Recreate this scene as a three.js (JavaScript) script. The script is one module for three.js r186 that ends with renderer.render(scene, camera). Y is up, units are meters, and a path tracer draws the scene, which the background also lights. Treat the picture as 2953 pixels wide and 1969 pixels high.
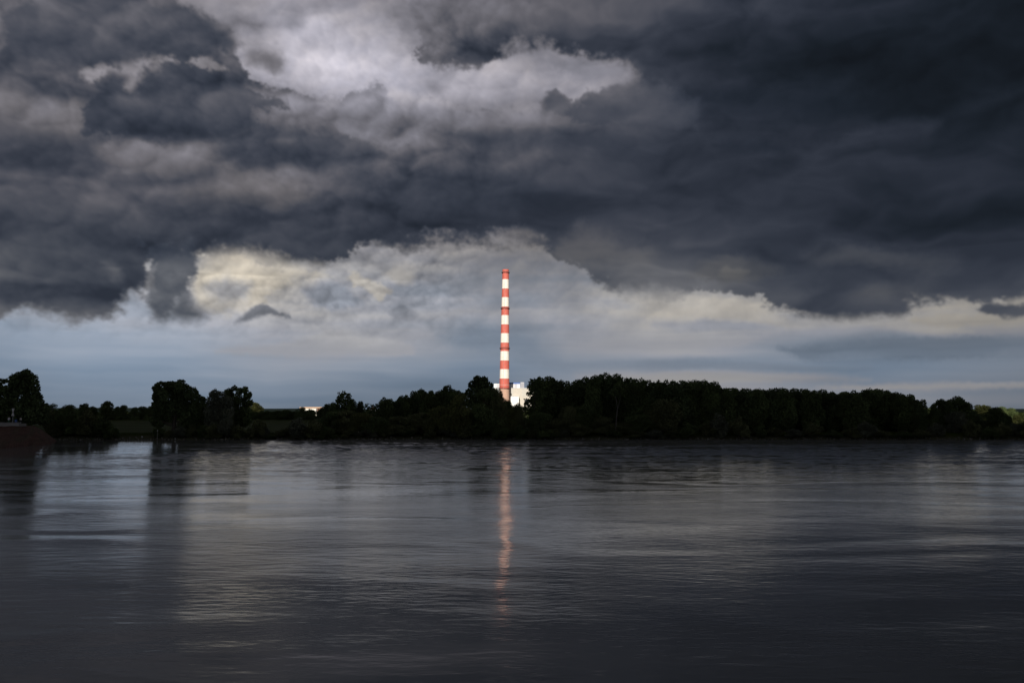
import * as THREE from 'three';
import { mergeGeometries, mergeVertices } from 'three/addons/utils/BufferGeometryUtils.js';
import { MarchingCubes } from 'three/addons/objects/MarchingCubes.js';

// ---------------------------------------------------------------- camera, exposure
const scene = new THREE.Scene();
const camera = new THREE.PerspectiveCamera(45.0, 1024 / 682, 0.5, 20000);
camera.position.set(0, 8.7, 0);
camera.rotation.x = THREE.MathUtils.degToRad(4.82);
const renderer = new THREE.WebGLRenderer();
renderer.toneMapping = THREE.LinearToneMapping;
renderer.toneMappingExposure = 1.0;
renderer.shadowMap.enabled = true;

// ---------------------------------------------------------------- noise
function rng(seed) { let a = seed >>> 0; return () => { a = (a + 0x6d2b79f5) | 0; let t = Math.imul(a ^ (a >>> 15), 1 | a); t = (t + Math.imul(t ^ (t >>> 7), 61 | t)) ^ t; return ((t ^ (t >>> 14)) >>> 0) / 4294967296; }; }
const PERM = new Uint8Array(512), GX = new Float32Array(256), GY = new Float32Array(256);
{
  const r = rng(7), p = Array.from({ length: 256 }, (_, i) => i);
  for (let i = 255; i > 0; i--) { const j = Math.floor(r() * (i + 1)); [p[i], p[j]] = [p[j], p[i]]; }
  for (let i = 0; i < 512; i++) PERM[i] = p[i & 255];
  for (let i = 0; i < 256; i++) { const a = r() * Math.PI * 2; GX[i] = Math.cos(a); GY[i] = Math.sin(a); }
}
function noise(x, y) {                                   // gradient noise, about -1 .. 1
  const xi = Math.floor(x), yi = Math.floor(y), fx = x - xi, fy = y - yi, X = xi & 255, Y = yi & 255;
  const u = fx * fx * fx * (fx * (fx * 6 - 15) + 10), v = fy * fy * fy * (fy * (fy * 6 - 15) + 10);
  const a = PERM[X] + Y, b = PERM[X + 1] + Y, h0 = PERM[a], h1 = PERM[b], h2 = PERM[a + 1], h3 = PERM[b + 1];
  const n0 = GX[h0] * fx + GY[h0] * fy, n1 = GX[h1] * (fx - 1) + GY[h1] * fy, n2 = GX[h2] * fx + GY[h2] * (fy - 1), n3 = GX[h3] * (fx - 1) + GY[h3] * (fy - 1);
  return 1.5 * (n0 + u * (n1 - n0) + v * (n2 - n0 + u * (n0 - n1 - n2 + n3)));
}
function fbm(x, y, oct, gain = 0.5) { let s = 0, a = 1, t = 0; for (let i = 0; i < oct; i++) { s += a * noise(x, y); t += a; a *= gain; x = x * 2.03 + 17.3; y = y * 2.03 - 9.1; } return s / t; }
const sstep = (a, b, x) => { const t = Math.min(1, Math.max(0, (x - a) / (b - a))); return t * t * (3 - 2 * t); };
const lerp = (a, b, t) => a + (b - a) * t;

// ---------------------------------------------------------------- sky: storm clouds over a paler band of sky, by azimuth and elevation in degrees
function makeSky() {
  const AZ0=-34, DAZ=4, ELS= [0, 1.5, 3, 4.5, 6, 7.5, 9, 10.5, 12, 14, 16, 18, 20, 22, 24, 26, 28] ;
  const BRIGHT=[
  [118,121,125,126,122,117,114,114,116,121,130,139,141,136,131,125,117,114],
  [126,131,136,136,134,130,126,123,123,128,138,147,146,140,134,130,123,119],
  [138,143,148,150,151,149,147,140,133,135,141,144,140,130,125,126,126,123],
  [149,156,162,162,160,155,151,145,138,140,149,153,151,142,135,135,133,130],
  [145,150,157,162,165,155,150,146,141,144,153,160,159,152,146,145,149,155],
  [141,143,149,159,168,152,145,142,140,144,153,158,157,151,145,142,147,151],
  [140,140,142,156,171,151,139,133,129,128,129,131,131,130,128,128,132,130],
  [135,137,139,149,165,149,137,131,125,120,117,116,115,113,112,110,113,112],
  [130,130,131,142,156,149,138,133,127,119,113,110,108,106,106,105,104,103],
  [124,128,130,132,139,142,139,137,135,127,118,113,109,104,101,100,100,100],
  [113,119,128,130,130,130,130,130,130,125,118,113,109,104,100,99,100,100],
  [118,121,130,130,135,137,135,133,131,126,119,114,109,102,100,100,100,100],
  [125,128,151,147,154,166,163,156,147,139,132,127,112,100,100,100,100,100],
  [126,129,144,150,175,200,201,182,169,160,154,146,113,100,99,100,100,100],
  [130,133,134,139,169,199,194,170,158,149,137,124,106,100,100,100,100,100],
  [130,134,135,139,151,163,154,133,118,112,108,104,101,100,100,100,100,100],
  [130,134,135,140,149,150,129,114,104,100,100,100,100,100,100,100,100,100],
 ];
  const DARK=[
  [90,90,90,90,90,90,90,90,90,90,90,88,83,79,75,76,80,80],
  [90,90,90,90,90,90,90,90,90,90,90,88,83,79,75,76,80,80],
  [89,89,89,89,89,90,90,90,90,90,90,88,83,79,74,76,80,80],
  [87,88,82,81,85,86,86,86,88,91,92,88,83,78,71,74,80,80],
  [86,87,78,78,81,82,83,83,85,91,93,88,83,77,68,72,80,80],
  [86,80,73,74,76,76,77,78,81,89,93,88,84,75,66,67,67,64],
  [80,73,67,68,66,62,63,64,71,85,92,88,85,73,63,58,53,50],
  [70,68,63,59,58,55,56,58,63,75,83,77,68,59,53,48,43,41],
  [64,65,68,63,64,58,55,56,57,63,70,66,58,53,48,42,38,37],
  [74,76,82,83,81,72,63,58,54,55,59,59,56,51,48,44,40,36],
  [89,88,83,85,84,79,76,74,71,66,61,56,52,48,48,44,38,34],
  [90,88,79,74,76,87,94,92,83,75,69,61,52,46,39,33,33,34],
  [88,80,87,83,81,101,113,118,114,103,89,72,53,43,35,29,29,31],
  [101,82,76,89,91,103,110,109,104,97,85,67,46,38,32,28,28,29],
  [112,88,81,81,98,99,94,76,62,58,57,56,47,40,37,36,31,28],
  [112,88,85,94,108,103,94,90,85,78,72,68,61,56,49,44,31,28],
  [112,87,85,95,109,105,96,92,90,85,79,76,67,57,50,44,31,28],
 ];
  const WARM=[
  [-1.0,-1.0,-1.0,-1.0,-1.0,-1.0,-1.0,-1.0,-0.9,-0.8,-0.4,0.1,0.2,0.0,-0.0,-0.3,-0.4,-0.4],
  [-1.0,-1.0,-1.0,-0.9,-0.9,-0.9,-0.9,-0.9,-0.9,-0.7,-0.3,0.1,0.1,-0.1,-0.3,-0.4,-0.5,-0.5],
  [-0.9,-0.9,-0.9,-0.8,-0.5,-0.4,-0.5,-0.7,-0.9,-0.7,-0.4,-0.3,-0.5,-0.8,-1.0,-0.9,-0.7,-0.6],
  [-0.6,-0.6,-0.5,-0.4,-0.2,-0.1,-0.1,-0.3,-0.4,-0.3,-0.0,0.1,0.1,-0.2,-0.4,-0.2,0.1,0.1],
  [-0.4,-0.4,-0.3,-0.1,0.2,0.2,0.0,-0.1,-0.2,-0.1,0.2,0.4,0.4,0.3,0.3,0.4,0.6,0.7],
  [-0.3,-0.3,-0.2,0.2,0.5,0.3,0.1,-0.1,-0.1,0.0,0.3,0.4,0.5,0.5,0.5,0.5,0.7,0.8],
  [-0.1,-0.1,-0.0,0.4,0.8,0.3,0.1,0.0,-0.1,-0.1,0.0,0.1,0.2,0.3,0.3,0.3,0.5,0.5],
  [0.0,0.0,0.0,0.3,0.7,0.4,0.2,0.2,0.1,0.1,0.1,0.1,0.1,0.1,0.0,0.0,0.2,0.2],
  [-0.0,-0.0,0.0,0.2,0.6,0.5,0.4,0.3,0.3,0.3,0.2,0.1,0.0,0.0,0.0,0.0,-0.0,-0.0],
  [-0.1,-0.1,-0.1,-0.0,0.2,0.3,0.3,0.3,0.3,0.2,0.1,0.0,-0.0,-0.1,-0.1,-0.1,-0.1,-0.1],
  [-0.1,-0.1,-0.1,-0.1,-0.1,-0.1,-0.1,-0.1,-0.1,-0.1,-0.1,-0.1,-0.1,-0.1,-0.1,-0.1,-0.1,-0.1],
  [-0.1,-0.1,-0.1,-0.1,-0.1,-0.1,-0.1,-0.1,-0.1,-0.1,-0.1,-0.1,-0.1,-0.1,-0.1,-0.1,-0.1,-0.1],
  [-0.1,-0.1,-0.1,-0.1,-0.1,-0.1,-0.1,-0.1,-0.1,-0.1,-0.1,-0.1,-0.1,-0.1,-0.1,-0.1,-0.1,-0.1],
  [-0.1,-0.1,-0.1,-0.1,-0.1,-0.1,-0.1,-0.1,-0.1,-0.1,-0.1,-0.1,-0.1,-0.1,-0.1,-0.1,-0.1,-0.1],
  [-0.1,-0.1,-0.1,-0.1,-0.1,-0.1,-0.1,-0.1,-0.1,-0.1,-0.1,-0.1,-0.1,-0.1,-0.1,-0.1,-0.1,-0.1],
  [-0.1,-0.1,-0.1,-0.1,-0.1,-0.1,-0.1,-0.1,-0.1,-0.1,-0.1,-0.1,-0.1,-0.1,-0.1,-0.1,-0.1,-0.1],
  [-0.1,-0.1,-0.1,-0.1,-0.1,-0.1,-0.1,-0.1,-0.1,-0.1,-0.1,-0.1,-0.1,-0.1,-0.1,-0.1,-0.1,-0.1],
 ];
  const SHAPES = [
    ['storm', null, null, 0.42, 1, 0, [-39.9,4.8,-36.2,5.6,-32.0,5.7,-31.2,5.8,-30.8,6.3,-30.3,6.2,-29.3,5.8,-27.9,5.6,-26.2,5.9,-25.5,6.6,-25.1,7.3,-24.6,7.3,-24.3,8.0,-23.9,8.9,-23.2,9.8,-21.7,10.0,-20.7,10.2,-19.9,10.4,-18.5,10.4,-17.2,10.3,-16.2,10.1,-15.0,9.9,-13.8,9.9,-13.0,10.2,-11.5,10.7,-10.4,11.2,-8.5,11.4,-7.4,11.8,-5.0,12.1,-2.3,11.8,-0.8,11.9,0.7,12.0,2.3,12.0,3.2,11.0,4.6,10.3,5.4,9.5,7.6,8.5,8.0,8.1,9.8,8.0,11.4,8.0,12.7,8.0,14.2,7.8,15.6,7.6,16.8,7.5,17.0,7.0,18.5,6.6,20.4,6.4,22.7,6.0,24.2,6.0,25.3,6.1,25.8,6.3,26.2,6.7,27.3,6.6,28.6,6.7,30.1,6.6,31.1,6.8,32.1,6.8,37.2,6.1,40.8,5.1,42.9,37.6,-42.1,38.0]],
    ['opening', -1, -1, 0.35, 1, 0, [-23.4,29.2,-23.6,26.1,-22.1,25.0,-20.3,24.4,-19.8,24.0,-19.0,23.4,-18.6,22.2,-18.1,21.4,-16.3,21.0,-14.5,20.9,-13.3,20.5,-11.7,20.3,-9.7,21.0,-7.6,20.1,-6.7,20.4,-4.4,20.4,-2.3,20.1,0.8,20.4,2.2,20.5,2.4,21.3,3.1,21.8,3.8,21.4,4.6,21.0,5.3,21.5,6.1,21.4,7.3,21.6,8.5,21.8,8.6,22.2,8.2,22.8,7.1,23.2,5.1,23.9,3.2,24.3,3.0,24.6,1.9,24.6,1.4,24.3,0.4,24.8,-0.6,24.2,-1.7,23.7,-2.4,23.1,-4.0,22.9,-5.3,23.0,-6.5,23.0,-7.4,23.3,-6.8,24.2,-7.4,25.6,-7.7,27.6,-6.8,31.1]],
    ['strip', 150, 140, 0.35, 0.9, 0.2, [-28.3,20.4,-27.2,21.1,-25.6,21.5,-24.9,22.0,-22.4,22.4,-20.2,22.3,-19.4,21.8,-20.8,21.5,-22.1,21.7,-23.3,21.4,-24.2,20.8,-25.1,20.1,-25.5,19.6,-26.0,19.8,-25.8,20.5,-26.7,20.6,-27.6,20.0]],
    ['glow left', 120, 110, 0.9, 0.6, 0.3, [-32.6,18.4,-31.2,18.2,-31.0,17.3,-32.1,17.0,-33.9,17.3]],
    ['pale mid left', 104, 88, 1.0, 0.75, 0.2, [-31.2,17.3,-28.7,18.6,-26.7,18.5,-27.9,17.1,-29.0,16.1,-31.1,16.1]],
    ['band', 112, 90, 0.55, 0.85, 0.1, [-27.5,16.2,-25.6,16.9,-23.3,17.1,-20.6,17.2,-19.5,16.8,-18.4,16.1,-16.1,15.8,-14.4,15.2,-16.7,14.8,-20.0,15.4,-23.2,15.0,-25.8,15.3,-27.3,15.6]],
    ['band low', 104, 80, 0.8, 0.75, 0.25, [-21.9,14.1,-18.4,15.5,-15.0,15.1,-13.8,14.4,-16.1,13.4,-20.5,13.4]],
    ['veil', 118, 100, 1.3, 0.75, 0, [-18.5,21.2,-16.3,21.2,-13.3,20.6,-11.5,20.6,-8.5,20.6,-5.5,20.6,1.7,20.4,2.3,19.4,-3.9,18.6,-8.5,18.1,-12.7,18.2,-16.2,19.3,-17.9,19.9]],
    ['grey scrap one', 150, 146, 0.9, 0.5, -0.05, [-16.4,25.3,-14.6,25.8,-12.8,25.2,-13.4,24.2,-15.2,23.9,-16.2,24.3]],
    ['grey scrap two', 150, 146, 0.9, 0.5, 0, [-6.1,22.3,-3.0,22.8,0.1,22.2,0.7,21.3,-3.0,21.0,-5.8,21.2]],
    ['grey scrap three', 168, 160, 0.6, 0.5, 0.1, [-14.8,22.6,-13.4,23.0,-12.5,22.4,-13.4,21.7,-14.5,21.7]],
    ['veil right', 118, 118, 2.2, 0.75, 0, [-10.5,30.9,-8.6,27.1,-7.7,25.6,-7.0,24.3,-5.5,24.3,-2.4,25.7,-0.8,28.8,-0.8,31.3]],
    ['top left', 84, 62, 0.32, 0.97, -0.1, [-32.4,22.6,-31.0,23.9,-29.5,25.6,-25.8,26.4,-24.9,25.1,-24.2,25.1,-23.1,25.0,-22.1,24.8,-21.0,24.5,-19.8,24.1,-19.2,23.4,-19.6,22.8,-20.5,22.7,-22.2,22.3,-23.7,22.2,-24.9,22.1,-25.6,21.6,-27.2,21.1,-28.3,20.9,-29.0,20.3,-30.4,20.0,-31.8,19.9,-32.5,20.7]],
    ['top left shoulder', 78, 74, 0.8, 0.7, 0, [-34.0,20.2,-32.1,21.0,-29.9,20.5,-28.0,20.9,-28.7,20.0,-30.4,19.4,-32.6,19.1,-34.0,19.0]],
    ['hook', 118, 110, 0.3, 0.75, 0, [-20.3,24.3,-19.9,24.8,-19.1,25.1,-18.1,24.9,-17.5,24.7,-17.8,24.2,-18.2,24.4,-18.9,24.5,-19.5,24.2,-20.0,24.0]],
    ['smudge', 92, 110, 0.7, 0.85, 0.1, [-18.2,22.3,-18.0,22.9,-17.5,23.2,-16.6,23.2,-16.0,22.8,-16.1,22.2,-16.7,22.0,-17.4,22.4]],
    ['middle left', 76, 60, 0.35, 0.95, -0.1, [-27.4,19.4,-26.9,20.3,-26.5,20.7,-25.8,20.5,-25.9,19.8,-25.2,19.5,-25.0,20.2,-24.4,21.0,-23.4,21.5,-22.0,21.7,-20.2,21.6,-18.7,21.2,-17.6,20.6,-16.2,20.5,-15.7,20.0,-17.7,19.7,-18.4,19.9,-18.0,18.7,-19.8,17.9,-22.6,17.4,-25.2,16.9,-26.6,17.0,-27.9,17.3,-28.0,18.3]],
    ['left edge cloud', 68, 66, 1.2, 0.7, 0, [-34.6,15.5,-31.8,16.5,-30.5,16.4,-27.8,16.3,-26.8,15.4,-27.7,14.0,-31.0,14.1,-34.5,13.0]],
    ['nose', 70, 64, 0.4, 0.85, -0.1, [-19.9,16.9,-19.3,17.8,-18.0,18.4,-16.2,18.7,-13.9,18.6,-11.5,18.4,-8.5,17.7,-9.7,16.1,-12.6,15.9,-14.7,16.3,-16.1,16.5,-17.3,16.3,-18.3,16.1,-19.0,16.4]],
    ['nose hole', 108, 100, 0.3, 0.6, 0.1, [-16.9,17.7,-16.2,18.0,-15.4,17.9,-15.5,17.6,-16.2,17.5,-16.7,17.5]],
    ['puff one', 134, 112, 0.3, 0.75, -0.05, [-12.1,20.4,-11.6,21.2,-10.7,21.5,-9.6,21.9,-8.9,21.5,-8.6,20.8,-7.6,20.1,-8.5,19.0,-10.3,18.6,-12.1,19.0]],
    ['puff two', 128, 110, 0.4, 0.7, -0.05, [-7.6,20.1,-7.0,20.6,-5.9,20.8,-5.2,20.5,-3.6,20.5,-2.1,20.2,-2.7,19.1,-5.4,18.9,-7.3,19.0]],
    ['rift cloud', 116, 124, 0.7, 0.8, -0.1, [0.6,24.6,1.4,24.2,2.6,24.1,4.8,23.9,7.0,23.2,8.3,22.8,7.0,22.3,5.3,22.1,3.6,22.7,1.7,23.3]],
    ['tower', 88, 84, 0.25, 0.85, -0.1, [2.2,20.3,2.4,21.2,2.7,21.6,3.1,21.8,3.5,21.5,3.9,21.0,4.2,20.2]],
    ['right shoulder', 84, 70, 0.3, 0.8, -0.1, [4.0,20.2,4.6,20.9,5.3,21.5,6.1,21.4,7.3,21.6,8.5,21.9,10.6,21.9,13.0,20.6,12.9,19.0,8.4,19.3,4.8,19.7]],
    ['roll one', 60, 62, 0.9, 0.6, -0.1, [-5.4,19.1,-2.4,19.0,3.8,19.1,9.9,18.1,10.5,17.5,3.8,17.8,-2.4,18.3]],
    ['roll two', 56, 52, 1.2, 0.6, -0.1, [-10.6,15.5,-5.4,16.2,0.7,16.3,3.5,15.1,2.6,13.9,-2.3,13.6,-8.4,13.8]],
    ['roll three', 34, 34, 1.2, 0.6, -0.2, [11.8,21.1,17.3,21.1,22.8,20.0,24.1,19.0,20.1,18.9,14.4,19.6]],
    ['roll four', 38, 36, 0.6, 0.5, -0.2, [14.1,17.7,15.3,17.9,17.5,17.7,18.6,17.0,17.0,17.0,15.5,17.1]],
    ['pale roll', 60, 52, 0.9, 0.6, 0, [19.5,16.9,24.1,17.7,27.8,17.6,27.3,16.6,24.0,16.7,20.0,16.2]],
    ['bank lumps', 92, 82, 0.6, 0.6, 0.4, [12.5,9.0,13.3,9.8,14.5,10.5,15.7,10.2,17.1,9.9,18.4,9.3,16.7,8.8,14.5,8.6]],
    ['bank lump bright', 112, 95, 0.4, 0.45, 0.5, [14.3,9.2,14.7,9.7,15.3,9.5,16.2,9.3,15.6,8.8,14.8,8.8]],
    ['bank band', 82, 78, 0.6, 0.6, 0.3, [19.8,10.1,22.5,10.4,25.8,9.9,28.5,9.1,27.5,8.7,23.8,9.4,20.6,9.4]],
    ['bank foot', 86, 80, 0.7, 0.5, 0.3, [22.7,7.4,23.7,8.0,25.7,8.1,27.2,7.6,26.2,7.2,24.9,7.0]],
    ['arch right', 100, 92, 0.7, 0.65, 0.3, [3.2,10.8,3.5,11.8,5.0,12.7,6.8,12.1,8.0,11.2,9.8,10.8,9.2,9.9,6.8,10.3,5.0,10.2]],
    ['arch wisp', 120, 100, 0.3, 0.6, 0.4, [-1.0,11.9,0.1,12.5,1.2,12.5,2.3,12.0,2.6,11.8,1.5,11.6,0.4,11.8]],
    ['wisp base', 70, 74, 0.25, 0.6, 0, [-0.5,12.0,0.7,12.1,2.0,11.9,2.2,11.7,0.4,11.7]],
    ['cream one', 186, 160, 0.5, 0.65, 1, [-21.4,8.3,-21.1,9.4,-20.1,10.0,-18.8,10.3,-17.1,10.2,-14.8,9.8,-13.4,9.7,-13.1,8.9,-13.7,8.6,-14.5,8.9,-15.7,8.4,-16.8,7.3,-18.1,7.0,-20.3,6.5,-21.4,6.7,-21.1,7.4]],
    ['cream shade', 140, 140, 0.6, 0.7, 0, [-20.6,8.0,-19.3,8.7,-17.6,8.2,-18.2,7.3,-19.8,7.2]],
    ['cream two', 180, 160, 0.3, 0.7, 0.9, [-11.5,9.0,-10.9,9.5,-10.2,9.0,-9.3,8.8,-8.4,8.3,-9.0,7.6,-9.9,8.3,-11.0,8.6]],
    ['cream three', 165, 150, 0.4, 0.6, 0.7, [-9.0,9.4,-8.2,10.0,-7.0,9.6,-7.0,8.8,-7.9,8.8]],
    ['blue hollow', 122, 128, 0.5, 0.7, -0.4, [-14.2,8.0,-13.1,8.6,-11.6,8.4,-10.4,7.5,-11.9,6.9,-13.6,7.2]],
    ['heaped low', 164, 154, 0.4, 0.5, 0.35, [-19.7,3.9,-18.1,4.3,-15.9,4.5,-14.2,4.9,-13.0,5.4,-11.3,5.5,-10.4,5.2,-6.8,4.8,-6.8,4.0,-11.3,3.7,-15.8,3.7]],
    ['low blue one', 124, 126, 0.7, 0.7, -0.9, [-5.0,5.2,-2.3,6.0,0.7,5.6,3.2,4.3,0.7,3.9,-3.8,4.2]],
    ['streak cream one', 172, 158, 0.4, 0.6, 0.7, [7.7,7.7,9.8,8.0,13.9,7.8,15.3,7.4,16.7,7.1,18.3,6.1,15.6,6.1,11.5,6.6,9.2,7.1]],
    ['streak cream two', 158, 150, 0.4, 0.55, 0.7, [15.6,6.2,19.4,5.7,22.3,5.7,25.9,5.7,28.1,5.2,29.4,4.6,26.1,4.9,22.6,5.1,18.3,5.4]],
    ['streak blue', 100, 104, 0.5, 0.7, -1, [18.0,4.1,23.6,4.7,28.5,4.5,31.9,4.2,35.0,3.6,31.9,3.3,26.1,3.3,19.6,3.5]],
    ['streak blue two', 122, 124, 0.5, 0.6, -0.9, [0.1,3.4,6.8,3.7,12.6,3.6,16.9,3.1,12.6,2.9,3.8,3.0]],
    ['streak pale', 160, 156, 0.6, 0.55, 0.2, [2.2,4.6,6.8,5.2,12.7,5.3,17.2,4.9,15.5,4.2,9.7,4.0,3.8,4.1]],
    ['right cream', 150, 140, 0.4, 0.7, 0.8, [26.1,5.5,27.8,5.9,29.9,5.7,30.9,6.3,32.1,6.6,35.2,6.3,35.1,4.9,31.5,5.0,28.5,5.1]],
    ['thin cream one', 158, 150, 0.25, 0.6, 0.8, [20.4,1.6,22.5,1.8,25.5,1.8,28.4,1.7,32.9,1.6,32.9,1.3,28.4,1.3,23.5,1.4]],
    ['thin cream two', 150, 146, 0.4, 0.6, 0.6, [4.6,2.3,9.7,2.7,15.5,2.6,20.9,2.4,23.5,2.1,18.2,1.9,9.7,1.9]],
    ['thin blue one', 126, 126, 0.3, 0.6, -0.6, [2.2,3.2,9.7,3.3,18.3,3.1,23.5,2.8,18.3,2.7,9.7,2.8]],
    ['mid streak', 132, 138, 0.3, 0.6, -0.3, [9.8,6.0,13.3,6.1,16.1,5.9,18.3,5.4,15.5,5.4,11.5,5.6]],
    ['mid streak two', 134, 138, 0.3, 0.6, -0.3, [17.8,5.2,21.0,5.4,23.6,5.1,21.0,4.8]],
    ['scud one', 74, 78, 0.3, 0.93, -0.2, [-24.4,10.6,-21.5,10.9,-21.2,9.7,-21.4,8.6,-22.3,7.8,-22.7,7.1,-23.1,5.8,-23.8,6.0,-24.1,6.7,-24.2,8.1]],
    ['rift wisp', 122, 118, 0.25, 0.55, 0.2, [-24.6,7.5,-24.3,8.3,-24.1,9.0,-23.6,9.6,-22.9,10.0,-23.4,9.4,-23.8,8.6,-24.0,7.8]],
    ['scud two', 82, 88, 0.3, 0.85, -0.2, [-22.5,7.4,-21.9,7.7,-21.4,6.7,-20.6,6.1,-21.9,5.8,-22.7,6.0]],
    ['scud hole', 110, 105, 0.3, 0.5, 0, [-26.6,9.3,-26.0,9.2,-25.7,9.0,-25.7,8.3,-26.1,8.3]],
    ['scud three', 92, 96, 0.2, 0.8, -0.2, [-18.7,5.9,-18.1,6.4,-17.5,6.9,-17.0,7.0,-16.4,6.8,-15.9,6.6,-15.3,6.5,-15.2,6.3,-15.9,6.4,-16.6,6.5,-17.3,6.4,-18.1,6.0]],
    ['scud speck', 112, 112, 0.15, 0.6, -0.2, [-12.4,7.2,-12.1,7.3,-12.0,7.0,-12.2,6.9]],
    ['scud four', 110, 112, 0.3, 0.6, -0.2, [-8.6,6.7,-7.8,7.1,-6.9,6.7,-6.3,6.3,-7.1,6.2,-8.2,6.3]],
    ['scud five', 74, 74, 0.28, 0.95, -0.1, [29.8,6.1,30.2,6.4,31.1,6.3,31.9,6.1,33.1,6.4,35.2,6.0,34.7,5.2,32.0,5.5,31.1,5.5,30.3,5.8]],
  ];
  const cub = (p0, p1, p2, p3, t) => p1 + 0.5 * t * (p2 - p0 + t * (2 * p0 - 5 * p1 + 4 * p2 - p3 + t * (3 * (p1 - p2) + p3 - p0)));
  const grid = (g, az, el) => {                          // smooth value of a table
    const n = g[0].length, m = g.length;
    let x = Math.min(n - 1.001, Math.max(0, (az - AZ0) / DAZ)); const i = Math.floor(x), fx = x - i;
    let j = 0; while (j < m - 2 && ELS[j + 1] <= el) j++;
    const fy = Math.min(1, Math.max(0, (el - ELS[j]) / (ELS[j + 1] - ELS[j])));
    const row = (k) => { const r = g[Math.min(m - 1, Math.max(0, k))]; return cub(r[Math.max(0, i - 1)], r[i], r[i + 1], r[Math.min(n - 1, i + 2)], fx); };
    return cub(row(j - 1), row(j), row(j + 1), row(j + 2), fy);
  };
  const sdf = (p, x, y) => {                             // signed distance to an outline, negative inside
    let d = 1e9, s = 1; const n = p.length / 2;
    for (let i = 0, j = n - 1; i < n; j = i++) {
      const ax = p[2 * i], ay = p[2 * i + 1], bx = p[2 * j], by = p[2 * j + 1], ex = bx - ax, ey = by - ay, wx = x - ax, wy = y - ay;
      const t = Math.min(1, Math.max(0, (wx * ex + wy * ey) / (ex * ex + ey * ey))), dx = wx - ex * t, dy = wy - ey * t, q = dx * dx + dy * dy;
      if (q < d) d = q;
      if ((ay > y) !== (by > y) && x < (bx - ax) * (y - ay) / (by - ay) + ax) s = -s;
    }
    return s * Math.sqrt(d);
  };
  // heaped cloud: rounded bumps at several sizes, 0..1
  const RX = new Float32Array(256), RY = new Float32Array(256); { const r = rng(77); for (let i = 0; i < 256; i++) { RX[i] = r(); RY[i] = r(); } }
  const bumps = (x, y) => {
    const xi = Math.floor(x), yi = Math.floor(y); let d = 4;
    for (let j = -1; j <= 1; j++) for (let i = -1; i <= 1; i++) { const h = PERM[(PERM[(xi + i) & 255] + yi + j) & 255], dx = xi + i + RX[h] - x, dy = yi + j + RY[h] - y, q = dx * dx + dy * dy; if (q < d) d = q; }
    return 1 - Math.min(1, d * 1.05);
  };
  let height = 0, slope = 0;                             // of the heap at a place; slope is positive on sides that face up
  const heap = (x, y, n) => { let t = 0, u = 0, g = 1, w = 0; for (let i = 0; i < n; i++) { const c = bumps(x, y); t += g * c; u += g * (c - bumps(x - 0.1, y + 0.26)); w += g; g *= 0.52; const q = x; x = q * 1.72 + y * 1.1 + 5.7; y = y * 1.72 - q * 1.1 - 3.3; } height = t / w; slope = u / w; };
  for (const s of SHAPES) { const p = s[6], xs = p.filter((_, i) => i % 2 === 0), ys = p.filter((_, i) => i % 2); s.push(Math.min(...xs), Math.max(...xs), Math.min(...ys), Math.max(...ys)); }
  const lin = new Float32Array(1024); for (let i = 0; i < 1024; i++) { const c = i / 800; lin[i] = c <= 0.04045 ? c / 12.92 : Math.pow((c + 0.055) / 1.055, 2.4); }
  const toLin = (v) => { const t = Math.max(0, Math.min(1022.9, v / 255 * 800)), i = Math.floor(t); return lin[i] + (lin[i + 1] - lin[i]) * (t - i); };
  const out = [0, 0, 0];
  const skyAt = (az, el) => {
    // the clouds of the sky ahead recur round the horizon, mirrored every 68 degrees and broken up by noise
    let a = ((((az + 34) % 136) + 136) % 136); if (a > 68) a = 136 - a; a -= 34;
    const e0 = Math.max(0, el), far = Math.min(1, sstep(34, 44, Math.abs(az)) + sstep(29, 40, e0)), e = e0 < 28 ? e0 : 28 - Math.min(16, (e0 - 28) * 0.5);
    const w1 = fbm(az * 0.16 + 3.1, e0 * 0.26 + 8.7, 3, 0.5), w2 = fbm(az * 0.18 - 11.3, e0 * 0.3 + 2.9, 3, 0.5);
    const x = a + w1 * (0.4 + far * 5), y = e + w2 * (0.28 + far * 3);
    const cum = sstep(3.5, 8, e0), calm = Math.min(0.9, sstep(-10, 8, az) * 0.72 + sstep(19, 11, e0) * 0.45);
    // heaps: those of the near dark cloud are large, those low down are small and flattened by distance
    const hx = az * 0.25 + w1 * 0.2, hy = e0 * 0.42 + w2 * 0.2;
    heap(hx * 2.1 + 11, hy * 2.3 + 4, 4); const small = slope, smallH = height; heap(hx, hy, 5); const pf = height, relief = slope, fine = fbm(az * 2.7 + 8, e0 * 3.4 + 2, 3, 0.6), wisp = fbm(az * 1.1 + 31, e0 * 1.4 + 5, 4, 0.6);
    const fray = (0.68 - pf) * 1.5 + wisp * 0.55 + fbm(az * 0.33 + 60, e0 * 0.5 + 14, 3) * 0.7;
    const edge = noise(az * 0.16 + 50, e0 * 0.22 + 20);
    const wx = a + w1 * 0.9, wy = e + w2 * 0.6;
    const lb = grid(BRIGHT, wx, wy), ld = grid(DARK, wx, wy), warm = grid(WARM, wx, wy);
    const streak = fbm(az * 0.07 + w2 * 0.25, e0 * 0.95 + w1 * 0.3 + 40, 4, 0.5), roll = fbm(az * 0.12 + w1 * 0.5 + 70, e0 * 0.36 + w2 * 0.5, 4, 0.5), soft2 = fbm(az * 0.35 + 2, e0 * 0.55, 4, 0.5);
    const grainB = 1 + ((relief * 0.4 + small * 0.5 - (0.6 - pf) * 0.22 - (0.6 - smallH) * 0.16) * lerp(0.3, 1, sstep(0, -7, az)) + soft2 * 0.14) * cum + streak * 0.11;
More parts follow.
